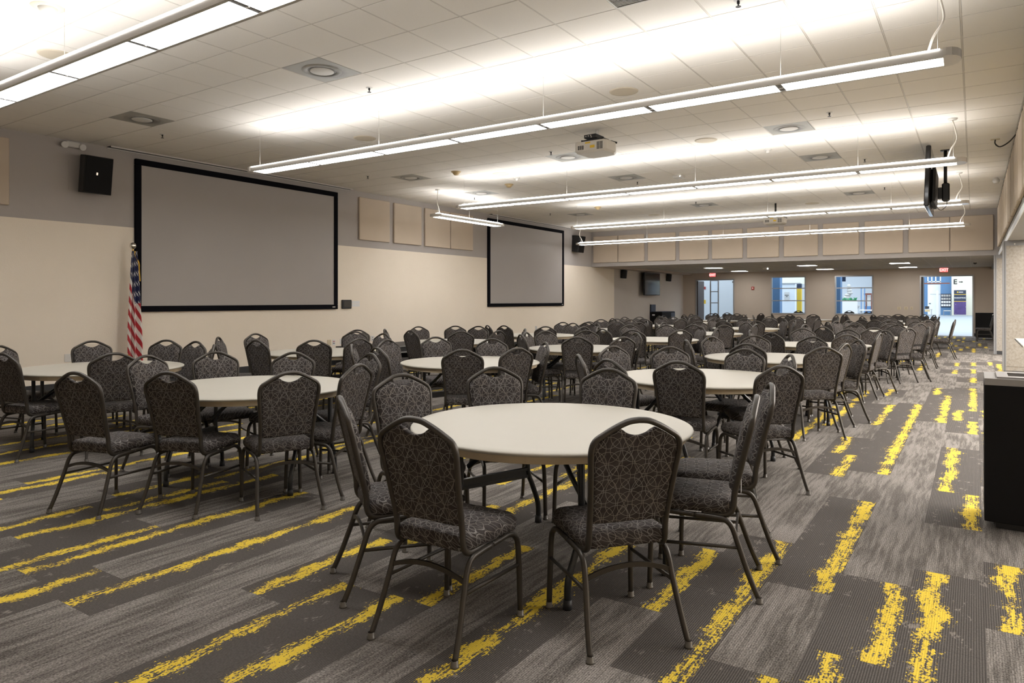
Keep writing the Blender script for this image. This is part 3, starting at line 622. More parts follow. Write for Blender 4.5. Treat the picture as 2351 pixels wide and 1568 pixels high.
plate('ivory outlet low on the wall past the stage', 15.56, 0.50, 0.12, 0.125, 'ivory')
plate('white outlet low on the wall under the farther screen', 18.96, 0.52, 0.12, 0.125, 'white')
# portable stage along the left wall
t = thing('portable_stage', 'low dark portable stage against the left wall behind the tables', 'stage', (XL + 0.015, 10.55, 0))
B().box(0, 1.10, 0, 5.44, 0.36, 0.40).build('deck', 'deck', t)
for z in (0.375, 0.245): B().box(1.10, 1.112, 0, 5.44, z, z + 0.025).build('edge_trim', 'slate', t)
B().box(1.085, 1.10, 0, 5.44, 0.245, 0.375).build('fascia', 'black', t)
for y in (0.15, 1.8, 3.6, 5.25):
    for x in (0.1, 1.0): B().box(x - 0.02, x + 0.02, y - 0.02, y + 0.02, 0, 0.36).build('leg', 'black', t)
# flag on its pole
t = thing('flag', 'striped and starred flag draped on a pole beside the nearer screen', 'flag', (-11.47, 6.0, 0))
B().lathe([(0.001, 0.05), (0.10, 0.045), (0.155, 0.02), (0.16, 0.0)], 24, cap0=True).build('base', 'brass', t)
B().cyl((0, 0, 0.04), (0, 0, 2.16), 0.014, 10).build('pole', 'wood', t)
B().lathe([(0.016, 2.15), (0.018, 2.20), (0.012, 2.21), (0.012, 2.26)], 12).build('ferrule', 'brass', t)
B().lathe([(0.012, 2.255), (0.03, 2.262), (0.048, 2.29), (0.05, 2.315), (0.042, 2.345), (0.02, 2.36), (0.001, 2.362)], 20).build('finial', 'silver', t)
NA, NS = 41, 40
def flag_pt(a, s):
    w = 0.055 + 0.10 * min(1, s * 1.3) ** 0.8 + 0.035 * s; z = 2.22 - 1.78 * s + (a - 0.5) ** 2 * 0.25 * s - 0.10 * s * (a - 0.35)
    ang = math.radians(60); e = (a - 0.5) * 2 * w * 0.55; q = math.sin(a * 5.5 * PI + 0.4 * s) * (0.018 + 0.035 * s)
    return (math.sin(ang) * q + 0.05 + e * 0.35, e * 1.15 + 0.01 * math.sin(a * 9) + 0.045 * s * 0.4, z)
b = B(); uvs = []
for i in range(NS + 1):
    for j in range(NA): b.v.append(flag_pt(j / (NA - 1), i / NS)); uvs.append((i / NS * 0.84 + 0.03 * j / (NA - 1), 1.08 - 1.25 * i / NS + 0.62 * (j / (NA - 1) - 0.5)))
for i in range(NS):
    for j in range(NA - 1): q = i * NA + j; b.face((q, q + 1, q + NA + 1, q + NA), True)
o = b.build('cloth', 'flag', t); uv = o.data.uv_layers.new(name='UVMap')
for lp in o.data.loops: uv.data[lp.index].uv = uvs[lp.vertex_index]
b = B(); b.loft([[Vector(flag_pt(j / (NA - 1), 1)) + Vector((0.002, 0, d)) for j in range(NA)] for d in (0.004, -0.045)], closed=False, sm=True); b.build('fringe', 'gold', t)
b = B(); b.loft([[Vector(flag_pt(0.55 + 0.45 * min(1, i / 7), i / NS)) + Vector((0.006, d, 0)) for i in range(12)] for d in (0.0, 0.022)], closed=False, sm=True); b.build('top_fringe', 'gold', t)
# ---------------------------------------------------------------- round folding tables
def table_parts(full):
    t = bpy.data.objects.new('round_table', None); COL.objects.link(t)
    B().lathe([(0.001, 0.745), (0.70, 0.745), (0.752, 0.744), (0.762, 0.740), (0.764, 0.733), (0.760, 0.727), (0.70, 0.722), (0.001, 0.722)], 72, cap0=True).build('tabletop', 'top', t)
    r = []
    for R, z in ((0.742, 0.727), (0.735, 0.688), (0.715, 0.688), (0.715, 0.725)):
        r.append([(R * math.cos(q) * k, R * math.sin(q) * k, z) for q, k in [(2 * PI * i / 60, 1.0 - 0.018 * (1 - abs(math.cos(6 * 2 * PI * i / 60 / 2)))) for i in range(60)]])
    B().loft(r).build('apron', 'apron', t)
    allm = B()
    def new(): return B() if full else allm
    for sx in (-1, 1):
        for sy in (-1, 1):
            l = new(); x = sx * 0.53
            l.tube(spline([(x, sy * 0.25, 0.715), (x, sy * 0.25, 0.50), (x, sy * 0.25, 0.34), (x, sy * 0.285, 0.25), (x, sy * 0.33, 0.13), (x, sy * 0.335, 0.0 if not full else 0.03)], 4), 0.0165, 10)
            if full:
                o = l.build('leg', 'steel', t); B().cyl((x, sy * 0.335, 0), (x, sy * 0.335, 0.045), 0.022, 12, 0.020).build('foot', 'rubber', o)
        c = new(); c.box(sx * 0.53 - 0.012, sx * 0.53 + 0.012, -0.25, 0.25, 0.30, 0.318).box(sx * 0.53 - 0.005, sx * 0.53 + 0.005, -0.25, 0.25, 0.318, 0.345).box(sx * 0.53 - 0.012, sx * 0.53 + 0.012, -0.25, 0.25, 0.345, 0.362)
        if full: c.build('crossbar', 'steel', t)
        c = new(); c.box(sx * 0.53 - 0.016, sx * 0.53 + 0.016, -0.30, 0.30, 0.695, 0.722)
        if full: c.build('hinge_rail', 'steel', t)
        for sy in (-1, 1):
            c = new(); c.tube([(sx * 0.525, sy * 0.20, 0.43), (sx * 0.36, sy * 0.17, 0.56), (sx * 0.20, sy * 0.14, 0.715)], 0.010, 6, rx=0.018)
            if full: c.build('brace', 'steel', t)
    if not full: allm.build('folding_legs', 'steel', t)
    return t
proto_t = {True: table_parts(True), False: table_parts(False)}; used_t = set()
TABLES = {(0, 0): (-1.94, 3.29), (0, 1): (-2.0, 6.02), (0, 2): (-2.0, 8.53), (0, 3): (-2.0, 11.37), (0, 4): (-1.74, 14.12), (0, 5): (-1.62, 16.96), (0, 6): (-1.66, 19.88), (0, 7): (-1.99, 23.04), (0, 8): (-1.98, 25.55),
          (1, 0): (-4.75, 3.43), (1, 1): (-4.62, 6.1), (1, 2): (-4.62, 8.7), (1, 3): (-4.63, 11.36), (1, 4): (-4.6, 13.96), (1, 5): (-4.57, 16.95), (1, 6): (-4.57, 19.88), (1, 7): (-4.65, 22.67), (1, 8): (-4.66, 25.64),
          (2, 0): (-7.34, 3.52), (2, 1): (-7.1, 6.2), (2, 2): (-7.11, 8.93), (2, 3): (-7.1, 11.49), (2, 4): (-7.1, 14.43), (2, 5): (-7.12, 17.38), (2, 6): (-7.08, 20.19), (2, 7): (-7.12, 22.73), (2, 8): (-7.11, 25.66)}
ROWN = ['aisle', 'middle', 'screen-wall']; TORD = ['front'] + ORD[1:9]
TROT = {(0, 0): -20, (1, 0): 20, (0, 1): 66, (2, 0): 60, (1, 1): -15}
for (c, r), (x, y) in sorted(TABLES.items(), key=lambda q: q[0][1]):
    full = r <= 3; p = proto_t[full]
    t = p if full not in used_t else copy_tree(p); used_t.add(full)
    t.location = (x, y, 0); t.rotation_euler = (0, 0, math.radians(TROT.get((c, r), random.choice((0, 30, 70, 90, -20)))))
    tag(t, 'round cream folding table, the %s one in the %s row of tables' % (TORD[r], ROWN[c]), 'table', 'round folding tables')

# ---------------------------------------------------------------- banquet chairs (origin under the top of the back, facing +y)
def lean(z): return 0.105 * max(0.0, (0.94 - z)) / 0.46
def chair_back_frame(b):
    half = [(0.176, 0.255, 0.392), (0.176, 0.19, 0.387), (0.175, 0.135, 0.392), (0.174, 0.108, 0.425), (0.173, lean(0.50), 0.50), (0.180, lean(0.62), 0.62), (0.190, lean(0.74), 0.74), (0.196, lean(0.82), 0.815), (0.184, lean(0.86), 0.858), (0.145, lean(0.885), 0.886), (0.095, lean(0.913), 0.914), (0.045, lean(0.936), 0.935), (0.0, 0.0, 0.940)]
    p = spline(half, 4); p = p + [Vector((-q.x, q.y, q.z)) for q in reversed(p[:-1])]
    b.tube(p, 0.0125, 8, rx=0.0155, ref=(0, 1, 0)); return b
def back_outline():
    h = [(0.0, 0.505), (0.09, 0.503), (0.158, 0.506), (0.166, 0.52), (0.170, 0.62), (0.180, 0.74), (0.186, 0.815), (0.173, 0.851), (0.137, 0.876), (0.090, 0.902), (0.074, 0.905), (0.048, 0.888), (0.02, 0.878), (0.0, 0.876)]
    pts = [(p.x, p.z) for p in spline([(a, 0, c) for a, c in h], 3)]
    return pts + [(-a, c) for a, c in reversed(pts[1:-1])]
def chair_back_pad(b):
    ol = back_outline(); cx, cz = 0.0, 0.69; rings = []
    for s, dy in ((0.90, -0.006), (0.975, -0.006), (1.0, 0.0), (1.0, 0.014), (0.965, 0.027), (0.88, 0.035), (0.6, 0.040)):
        rings.append([(cx + (a - cx) * (s if s > .8 else s), lean(cz + (c - cz) * s) + dy, cz + (c - cz) * s) for a, c in ol])
    n0 = len(b.v); b.loft(rings, True, True, sm=True)
    b.f[-1] = tuple(b.f[-1]); return b
def seat_outline(g):
    pts = []
    for cx, cy, r, a0 in ((0.205 - 0.085, 0.535 - 0.085, 0.085, 0), (-0.205 + 0.085, 0.535 - 0.085, 0.085, 90), (-0.190 + 0.05, 0.105 + 0.05, 0.05, 180), (0.190 - 0.05, 0.105 + 0.05, 0.05, 270)):
        for i in range(7):
            q = math.radians(a0 + i * 15); pts.append((cx + (r - g) * math.cos(q), cy + (r - g) * math.sin(q)))
    return pts
def chair_seat(b):
    rings = []
    for z, g in ((0.395, 0.022), (0.398, 0.006), (0.412, 0.0), (0.440, 0.0), (0.455, 0.007), (0.465, 0.022), (0.470, 0.048)):
        rings.append([(x, y, z - (0.010 * max(0, (y - 0.40) / 0.13) if z > 0.43 else 0)) for x, y in seat_outline(g)])
    b.loft(rings, True, False, sm=True)
    n = len(rings[0]); base = len(b.v) - n; b.v.append((0, 0.31, 0.474)); m = len(b.v) - 1
    for j in range(n): b.face((base + j, base + (j + 1) % n, m), True)
    return b
FL = [(0.207, 0.500, 0.0), (0.203, 0.496, 0.20), (0.200, 0.490, 0.32), (0.197, 0.470, 0.365), (0.194, 0.425, 0.385), (0.192, 0.36, 0.383), (0.191, 0.29, 0.380)]
RL = [(0.191, 0.29, 0.380), (0.191, 0.20, 0.376), (0.191, 0.145, 0.368), (0.192, 0.112, 0.335), (0.196, 0.085, 0.26), (0.208, 0.035, 0.12), (0.217, -0.010, 0.0)]
def leg(b, pts, s, z0):
    p = [Vector((q[0] * s, q[1], max(q[2], z0))) for q in pts]; return b.tube(spline(p, 4), 0.0122, 8, rx=0.0135)
def cyl_between(b, p, q, r=0.0085): return b.tube([p, q], r, 6)
def rear_brace(b):
    rr = []
    for i in range(9):
        x = -0.194 + 0.388 * i / 8; z = 0.285 + 0.040 * (1 - (x / 0.194) ** 2); y = 0.094
        rr.append([(x, y - 0.005, z - 0.010), (x, y + 0.005, z - 0.010), (x, y + 0.005, z + 0.010), (x, y - 0.005, z + 0.010)])
    return b.loft(rr, True, True)
def make_chair(full):
    t = bpy.data.objects.new('banquet_chair', None); COL.objects.link(t); t.empty_display_size = 0.1
    chair_seat(B()).build('seat', 'fs', t); chair_back_pad(B()).build('backrest', 'fb', t)
    if full:
        chair_back_frame(B()).build('back_frame', 'bronze', t)
        for s in (-1, 1):
            for pts in (FL, RL):
                o = leg(B(), pts, s, 0.016).build('leg', 'bronze', t); e = FL[0] if pts is FL else RL[-1]
                B().lathe([(0.013, 0.028), (0.0148, 0.026), (0.0148, 0.010), (0.018, 0.007), (0.018, 0.0)], 10, (e[0] * s, e[1]), cap1=True).build('glide', 'glide', o)
            o = cyl_between(B(), (s * 0.203, 0.494, 0.235), (s * 0.198, 0.078, 0.245)).build('side_stretcher', 'bronze', t)
        rear_brace(B()).build('rear_brace', 'bronze', t)
        B().box(-0.19, 0.19, 0.40, 0.425, 0.376, 0.392).build('seat_rail', 'bronze', t)
    else:
        b = chair_back_frame(B())
        for s in (-1, 1):
            leg(b, FL, s, 0.0); leg(b, RL, s, 0.0); cyl_between(b, (s * 0.203, 0.494, 0.235), (s * 0.198, 0.078, 0.245))
        rear_brace(b); b.build('frame', 'bronze', t)
    return t
CH = [(0,0,-0.90,3.55,194,0,0),
(0,0,-0.96,4.10,200,1,0),
(0,0,-2.10,4.36,278,2,0),
(0,0,-2.83,4.01,321,3,0),
(0,0,-3.06,3.30,-22,4,0),
(0,0,-2.60,2.37,54,5,0),
(0,0,-1.89,2.11,92,6,0),
(0,0,-1.12,2.60,140,7,0),
(1,0,-3.79,3.64,192,0,0),
(1,0,-4.46,4.43,254,2,0),
(1,0,-5.15,4.15,299,3,0),
(1,0,-5.80,3.78,342,4,0),
(1,0,-5.91,3.20,11,5,0),
(1,0,-4.93,2.20,105,6,0),
(1,0,-4.42,2.54,110,6,1),
(1,0,-3.77,3.01,157,7,0),
(2,0,-6.73,4.38,234,1,0),
(2,0,-7.42,4.60,274,2,0),
(2,0,-7.98,4.57,301,3,0),
(2,0,-8.51,3.98,339,4,0),
(2,0,-8.44,3.03,24,5,0),
(2,0,-7.18,2.61,100,6,0),
(2,0,-6.41,3.19,161,0,0),
(0,1,-1.33,6.37,208,1,0),
(0,1,-1.85,6.87,260,2,0),
(0,1,-2.58,6.75,309,3,0),
(0,1,-3.11,6.53,336,4,0),
(0,1,-2.87,5.34,38,5,0),
(0,1,-2.44,5.04,66,5,1),
(0,1,-1.91,5.18,96,6,0),
(0,1,-1.16,5.25,138,7,0),
(1,1,-4.02,6.71,226,1,0),
(1,1,-4.93,6.96,290,2,0),
(1,1,-5.76,6.86,326,3,0),
(1,1,-5.85,6.07,2,4,0),
(1,1,-5.57,5.24,42,5,0),
(1,1,-4.98,5.02,72,6,0),
(1,1,-4.08,5.26,123,7,0),
(1,1,-3.78,5.77,158,0,0),
(2,1,-6.97,7.17,262,2,0),
(2,1,-7.74,7.36,299,3,0),
(2,1,-8.17,7.82,299,3,1),
(2,1,-8.45,6.13,3,4,0),
(2,1,-8.05,5.29,44,5,0),
(2,1,-7.07,5.14,92,6,0),
(2,1,-6.50,5.52,132,7,0),
(2,1,-6.29,6.05,169,0,0),
(0,2,-1.13,9.11,213,1,0),
(0,2,-1.73,9.59,256,2,0),
(0,2,-2.44,9.48,295,3,0),
(0,2,-2.86,8.96,334,4,0),
(0,2,-2.85,8.00,32,5,0),
(0,2,-2.06,7.70,86,6,0),
(0,2,-1.26,7.58,128,7,0),
(0,2,-1.17,8.34,167,0,0),
(1,2,-4.07,9.36,230,1,0),
(1,2,-5.04,9.65,294,2,0),
(1,2,-5.49,9.15,333,3,0),
(1,2,-5.48,8.58,8,4,0),
(1,2,-5.19,7.99,51,5,0),
(1,2,-4.25,7.88,114,6,0),
(1,2,-3.75,8.21,150,7,0),
(2,2,-6.18,9.66,218,1,0),
(2,2,-7.48,10.12,287,2,0),
(2,2,-7.91,9.99,307,3,0),
(2,2,-8.27,9.38,339,4,0),
(2,2,-8.01,8.26,37,5,0),
(2,2,-7.31,8.10,76,6,0),
(2,2,-6.47,8.31,136,7,0),
(2,2,-6.16,8.86,176,0,0),
(0,3,-1.13,12.15,222,1,0),
(0,3,-1.70,12.39,254,2,0),
(0,3,-2.38,12.27,293,3,0),
(0,3,-2.96,11.23,8,4,0),
(0,3,-2.45,10.45,64,5,0),
(0,3,-1.45,10.48,122,7,0),
(0,3,-1.13,11.27,174,0,0),
(1,3,-3.53,11.39,182,0,0),
(1,3,-3.98,11.97,223,1,0),
(1,3,-4.85,12.55,281,2,0),
(1,3,-5.49,12.27,313,3,0),
(1,3,-5.53,11.01,15,4,0),
(1,3,-5.08,10.29,67,5,0),
(1,3,-4.50,10.20,96,6,0),
(1,3,-3.88,10.66,137,7,0),
(2,3,-6.22,12.40,226,1,0),
(2,3,-6.86,12.55,262,2,0),
(2,3,-7.30,12.91,275,3,0),
(2,3,-7.62,10.59,56,5,0),
(2,3,-7.28,10.64,82,6,0),
(2,3,-6.40,10.68,130,7,0),
(2,3,-5.76,10.93,162,0,0),
(0,4,-0.66,14.25,187,0,0),
(0,4,-1.23,15.26,246,1,0),
(0,4,-1.95,14.99,284,2,0),
(0,4,-2.75,14.40,344,4,0),
(0,4,-2.24,13.32,58,5,0),
(0,4,-1.42,13.25,110,6,0),
(0,4,-0.93,13.58,146,7,0),
(1,4,-3.99,14.91,237,1,0),
(1,4,-5.05,14.97,294,3,0),
(1,4,-5.51,14.08,352,4,0),
(1,4,-5.42,13.44,33,5,0),
(1,4,-4.47,12.95,97,6,0),
(1,4,-3.94,13.16,130,7,0),
(1,4,-3.54,13.87,175,0,0),
(2,4,-6.26,14.98,214,1,0),
(2,4,-6.91,15.55,260,2,0),
(2,4,-7.46,15.92,282,2,1),
(2,4,-7.59,15.30,299,3,0),
(2,4,-7.00,13.54,97,6,0),
(2,4,-6.84,13.13,101,6,1),
(2,4,-6.46,13.80,136,0,0),
(2,4,-5.95,13.79,151,7,0),
(0,5,-0.65,16.97,180,0,0),
(0,5,-1.06,17.65,231,1,0),
(0,5,-1.63,18.07,270,2,0),
(0,5,-2.43,17.74,323,4,0),
(0,5,-2.60,17.07,337,3,0),
(0,5,-2.66,16.36,30,5,0),
(0,5,-2.09,16.21,58,5,1),
(0,5,-1.40,15.95,103,6,0),
(0,5,-0.92,16.40,142,7,0),
(1,5,-3.45,17.01,197,0,0),
(1,5,-3.83,17.69,217,1,0),
(1,5,-4.83,17.84,286,2,0),
(1,5,-5.46,17.16,347,4,0),
(1,5,-4.78,15.88,79,6,0),
(1,5,-4.12,16.18,120,7,0),
(2,5,-6.22,17.73,201,0,0),
(2,5,-6.51,18.11,230,1,0),
(2,5,-7.02,18.69,266,2,0),
(2,5,-7.21,18.29,275,2,1),
(2,5,-7.86,18.26,310,3,0),
(2,5,-8.12,17.83,335,4,0),
(2,5,-7.74,16.27,61,5,0),
(2,5,-6.91,16.35,102,6,0),
(2,5,-6.12,16.82,151,7,0),
(0,6,-0.88,20.95,234,1,0),
(0,6,-1.87,20.91,282,2,0),
(0,6,-2.31,19.04,60,5,0),
(0,6,-1.96,18.42,74,6,0),
(0,6,-1.61,18.97,93,6,1),
(0,6,-0.92,18.99,130,7,0),
(0,6,-0.38,19.81,177,0,0),
(1,6,-3.00,20.17,190,0,0),
(1,6,-4.09,20.63,237,1,0),
(1,6,-4.90,20.71,291,2,0),
(1,6,-4.42,18.64,97,6,0),
(1,6,-3.78,18.81,126,7,0),
(1,6,-3.40,19.60,167,0,1),
(2,6,-5.94,20.42,191,0,0),
(2,6,-6.63,20.98,241,1,0),
(2,6,-7.23,21.08,280,2,0),
(2,6,-7.96,20.33,351,4,0),
(2,6,-7.67,19.27,58,5,0),
(2,6,-6.59,19.30,119,6,0),
(2,6,-5.97,19.72,157,7,0),
(0,7,-0.83,23.14,185,0,0),
(0,7,-1.44,23.77,233,1,0),
(0,7,-2.20,23.91,283,3,0),
(0,7,-2.38,24.27,288,2,0),
(0,7,-3.15,22.63,20,4,0),
(0,7,-2.73,22.52,35,5,0),
(0,7,-2.23,22.16,75,6,0),
(0,7,-1.40,22.12,123,7,0),
(1,7,-3.54,23.39,213,1,0),
(1,7,-5.74,22.14,14,4,0),
(1,7,-4.72,21.58,86,6,0),
(1,7,-3.99,22.06,137,7,0),
(2,7,-6.17,22.98,195,0,0),
(2,7,-6.88,23.58,254,2,0),
(2,7,-7.60,23.87,293,3,0),
(2,7,-8.00,22.95,346,4,0),
(2,7,-7.86,21.86,50,5,0),
(2,7,-6.14,22.55,155,7,0),
(0,8,-1.04,25.45,204,0,0),
(0,8,-1.36,26.51,226,1,0),
(0,8,-2.12,26.45,279,2,0),
(0,8,-2.71,25.01,36,5,0),
(0,8,-1.62,24.40,108,6,0),
(1,8,-5.88,25.15,21,4,0),
(1,8,-5.16,24.55,65,5,0),
(1,8,-4.46,24.75,102,6,0),
(1,8,-3.55,25.17,157,7,0),
(2,8,-7.77,26.27,318,3,0),
(2,8,-7.75,24.79,53,5,0),
(2,8,-6.86,24.37,101,6,0),
(2,8,-6.27,25.30,157,7,0)]
SIDE = ['aisle side', 'far aisle corner', 'far side', 'far screen-wall corner', 'screen-wall side', 'near screen-wall corner', 'near side', 'near aisle corner']
proto_c = {True: make_chair(True), False: make_chair(False)}; used_c = set()
def place_chair(x, y, f, full, label, group='banquet chairs around the round tables'):
    p = proto_c[full]; o = p if full not in used_c else copy_tree(p); used_c.add(full)
    o.location = (x, y, 0); o.rotation_euler = (0, 0, math.radians(f - 90)); return tag(o, label, 'chair', group)
for c, r, x, y, f, b, k in CH:
    lb = 'patterned banquet chair at the %s of the %s table, %s row' % (SIDE[b], TORD[r], ROWN[c])
    if k: lb = 'extra ' + lb
    tagged = (c, r, b) == (0, 0, 0)
    if tagged: lb = 'patterned banquet chair with white tag at the aisle side of the front table'
    o = place_chair(x, y, f, r <= 3, lb)
    if tagged: tag_on = o
place_chair(0.57, 28.85, 184, False, 'dark banquet chair in front of the black cart by the right partition', 'odd chairs outside the table rows')
B().box(0.10, 0.155, 0.078, 0.080, 0.425, 0.515).build('care_tag', 'paper', tag_on)
# ---------------------------------------------------------------- right side: bin, partitions, table, cart
t = thing('recycling_bin', 'tall black recycling bin with grey top at the right photo edge', 'bin', (0.052, 5.23, 0))
B().bbox(0, 0.80, 0, 0.48, 0.045, 0.893, 0.004).build('body', 'binb', t)
B().box(0.06, 0.74, 0.05, 0.43, 0.0, 0.045).build('base', 'rubber', t)
B().box(0, 0.125, 0, 0.48, 0.893, 0.934).box(0.675, 0.80, 0, 0.48, 0.893, 0.934).box(0.125, 0.675, 0, 0.12, 0.893, 0.934).box(0.125, 0.675, 0.36, 0.48, 0.893, 0.934).build('top_slab', 'bint', t)
B().box(0.065, 0.125, 0.03, 0.45, 0.934, 0.944).box(0.675, 0.735, 0.03, 0.45, 0.934, 0.944).box(0.125, 0.675, 0.03, 0.12, 0.934, 0.944).box(0.125, 0.675, 0.36, 0.45, 0.934, 0.944).build('lid_plate', 'bint', t)
B().box(0.125, 0.675, 0.12, 0.36, 0.895, 0.90).build('opening', 'black', t)
for k, (x, y, lb) in enumerate(((0.465, 16.94, 'flecked beige partition panel with grey edge, the nearer one'), (0.42, 21.96, 'flecked beige partition panel with grey edge, the farther one'))):
    t = thing('partition_panel', lb, 'partition', (x, y, 0), 0, 'folding partition panels')
    B().box(0.06, 1.16, 0.0, 0.09, 0.10, 2.50).build('face', 'fleck', t)
    B().box(0, 0.025, -0.005, 0.095, 0.01, 2.595).box(0.025, 0.045, 0.004, 0.086, 0.01, 2.595).box(0.045, 0.062, -0.005, 0.095, 0.01, 2.595).box(1.158, 1.22, -0.005, 0.095, 0.01, 2.595).build('edge_trim', 'ptrim', t)
    B().box(0.062, 1.158, -0.005, 0.095, 2.50, 2.56).box(0.062, 1.158, 0.002, 0.088, 2.56, 2.595).build('head_trim', 'ptrim', t)
    B().box(0.062, 1.158, 0.006, 0.084, 0.015, 0.10).build('floor_seal', 'rubber' if k else 'fleck', t)
    B().cyl((0.20, -0.012, 2.53), (0.20, -0.004, 2.53), 0.012, 12).build('guide_button', 'white', t)
t = thing('rectangular_table', 'cream rectangular folding table in the opening at the right photo edge', 'table', (0.595, 12.70, 0))
B().bbox(0, 0.76, 0, 2.44, 0.715, 0.745, 0.006).build('tabletop', 'top', t)
B().box(-0.003, 0.0, 0.01, 2.43, 0.718, 0.735).build('edge_band', 'slate', t)
for x in (0.30, 0.70):
    for y in (0.30, 2.14): B().cyl((x, y, 0), (x, y, 0.715), 0.0165, 10).build('leg', 'steel', t)
t = thing('black_cart', 'black boxy cart with a round white sticker by the right partition', 'cart', (0.03, 30.0, 0))
B().bbox(0, 0.62, 0, 0.55, 0.07, 0.955, 0.008).build('body', 'binb', t)
for x in (0.08, 0.54):
    for y in (0.08, 0.47): B().cyl((x - 0.015, y, 0.035), (x + 0.015, y, 0.035), 0.035, 12).build('caster', 'rubber', t)
B().cyl((0.535, -0.003, 0.885), (0.535, 0.0, 0.885), 0.037, 18).build('sticker', 'paper', t)
# far recycling station on the left wall
t = thing('recycling_station', 'black recycling station with navy sign board on the left wall past the bulkhead', 'bin', (XL + 0.01, 28.35, 0))
B().bbox(0, 0.55, 0, 1.55, 0.03, 0.90, 0.01).build('body', 'binb', t)
B().box(0.0, 0.05, 0.02, 0.52, 0.90, 1.22).build('sign_board', 'navy', t)
B().box(0.05, 0.53, 0.03, 1.52, 0.90, 0.915).build('top', 'navy', t)
B().box(0.10, 0.22, -0.003, 0.0, 0.74, 0.80).build('label', 'paper', t)
B().box(0.555, 0.557, 1.05, 1.50, 0.50, 0.86).build('side_sign', 'navy', t); B().box(0.557, 0.560, 1.12, 1.42, 0.50, 0.68).build('paper_notice', 'paper', t)

# ---------------------------------------------------------------- alcove: troffers, exit signs, wall bits
for k, (x, y, lb) in enumerate(((-8.64, 27.43, 'lit ceiling panel left of centre past the bulkhead, the nearer of two'), (-8.64, 31.09, 'lit ceiling panel left of centre past the bulkhead, nearest the back wall'), (-5.15, 27.43, 'lit ceiling panel over the middle past the bulkhead, the nearer of two'),
                   (-5.15, 31.09, 'lit ceiling panel over the middle past the bulkhead, nearest the back wall'), (-2.15, 27.43, 'lit ceiling panel near the aisle past the bulkhead, the nearer of two'), (-2.15, 31.0, 'lit ceiling panel near the aisle past the bulkhead, nearest the back wall'))):
    t = thing('ceiling_panel_light', lb, 'ceiling light', (x, y, ZLOW), 0, 'lit ceiling panels past the bulkhead')
    B().box(-0.30, 0.30, -0.30, 0.30, -0.006, -0.002).build('diffuser', 'troff', t)
    B().box(-0.32, 0.32, -0.32, -0.30, -0.012, 0).box(-0.32, 0.32, 0.30, 0.32, -0.012, 0).box(-0.32, -0.30, -0.30, 0.30, -0.012, 0).box(0.30, 0.32, -0.30, 0.30, -0.012, 0).build('frame', 'lamp', t)
for x, z, lb in ((-10.29, 2.60, 'red lit EXIT sign above the left far doorway'), (-1.01, 2.615, 'red lit EXIT sign above the right far doorway')):
    t = thing('exit_sign', lb, 'exit sign', (x, YB, z), 0, 'exit signs')
    B().bbox(-0.15, 0.15, -0.05, 0, -0.095, 0.095, 0.006).build('housing', 'red', t); B().box(-0.14, 0.14, -0.053, -0.05, -0.085, 0.085).build('face', 'exitr', t)
    text('EXIT', 'lettering', 0.155, (0, -0.055, -0.002), (PI / 2, 0, 0), 'exitw', t)
t = thing('fire_alarm', 'red fire alarm strobe between the left doorway and the first window', 'fire alarm', (-8.44, YB, 1.96))
B().bbox(-0.06, 0.06, -0.045, 0, -0.075, 0.07, 0.006).build('case', 'red', t); B().box(-0.02, 0.02, -0.055, -0.045, -0.03, 0.03).build('strobe', 'paper', t)
for x, z, w_, h, lb in ((-9.01, 1.52, 0.44, 0.30, 'wide beige wall plate right of the left doorway'), (-2.28, 1.485, 0.22, 0.29, 'beige square wall plate left of the right doorway')):
    put('access_panel', lb, 'wall plate', (x, YB, z), [('cover', B().bbox(-w_ / 2, w_ / 2, -0.012, 0, -h / 2, h / 2, 0.003), 'taupe'), ('frame', B().box(-w_ / 2, w_ / 2, -0.014, -0.012, -h / 2, -h / 2 + 0.012).box(-w_ / 2, w_ / 2, -0.014, -0.012, h / 2 - 0.012, h / 2), 'taupe')])
plate('small beige switch below the wide wall plate', -8.94, 1.13, 0.11, 0.10, 'taupe', [(0, 0, 'taupe')], 'B')
plate('ivory switch plate below the square plate, first from the window', -2.575, 1.08, 0.13, 0.12, 'ivory', None, 'B')
plate('ivory switch plate below the square plate, middle one', -2.325, 1.085, 0.13, 0.12, 'ivory', None, 'B')
plate('ivory thermostat plate nearest the right doorway', -2.125, 1.085, 0.09, 0.12, 'ivory', [(0, 0, 'vent')], 'B')
put('ceiling_box', 'small pale projector-like box on the low ceiling before the second window', 'ceiling box', (-6.9, 28.6, ZLOW), [('case', B().bbox(-0.12, 0.12, -0.1, 0.1, -0.07, 0, 0.01), 'lamp'), ('lamp', B().cyl((0.08, -0.105, -0.04), (0.08, -0.10, -0.04), 0.02, 10), 'troff')])
put('dome_camera', 'small pale camera on the low ceiling near the right doorway', 'camera', (0.02, 27.9, ZLOW), [('base', B().lathe([(0.001, -0.03), (0.06, -0.03), (0.07, 0)], 14, cap0=True), 'white'), ('dome', B().lathe([(0.001, -0.085), (0.03, -0.08), (0.05, -0.05), (0.052, -0.03)], 14, cap0=True), 'vent')])

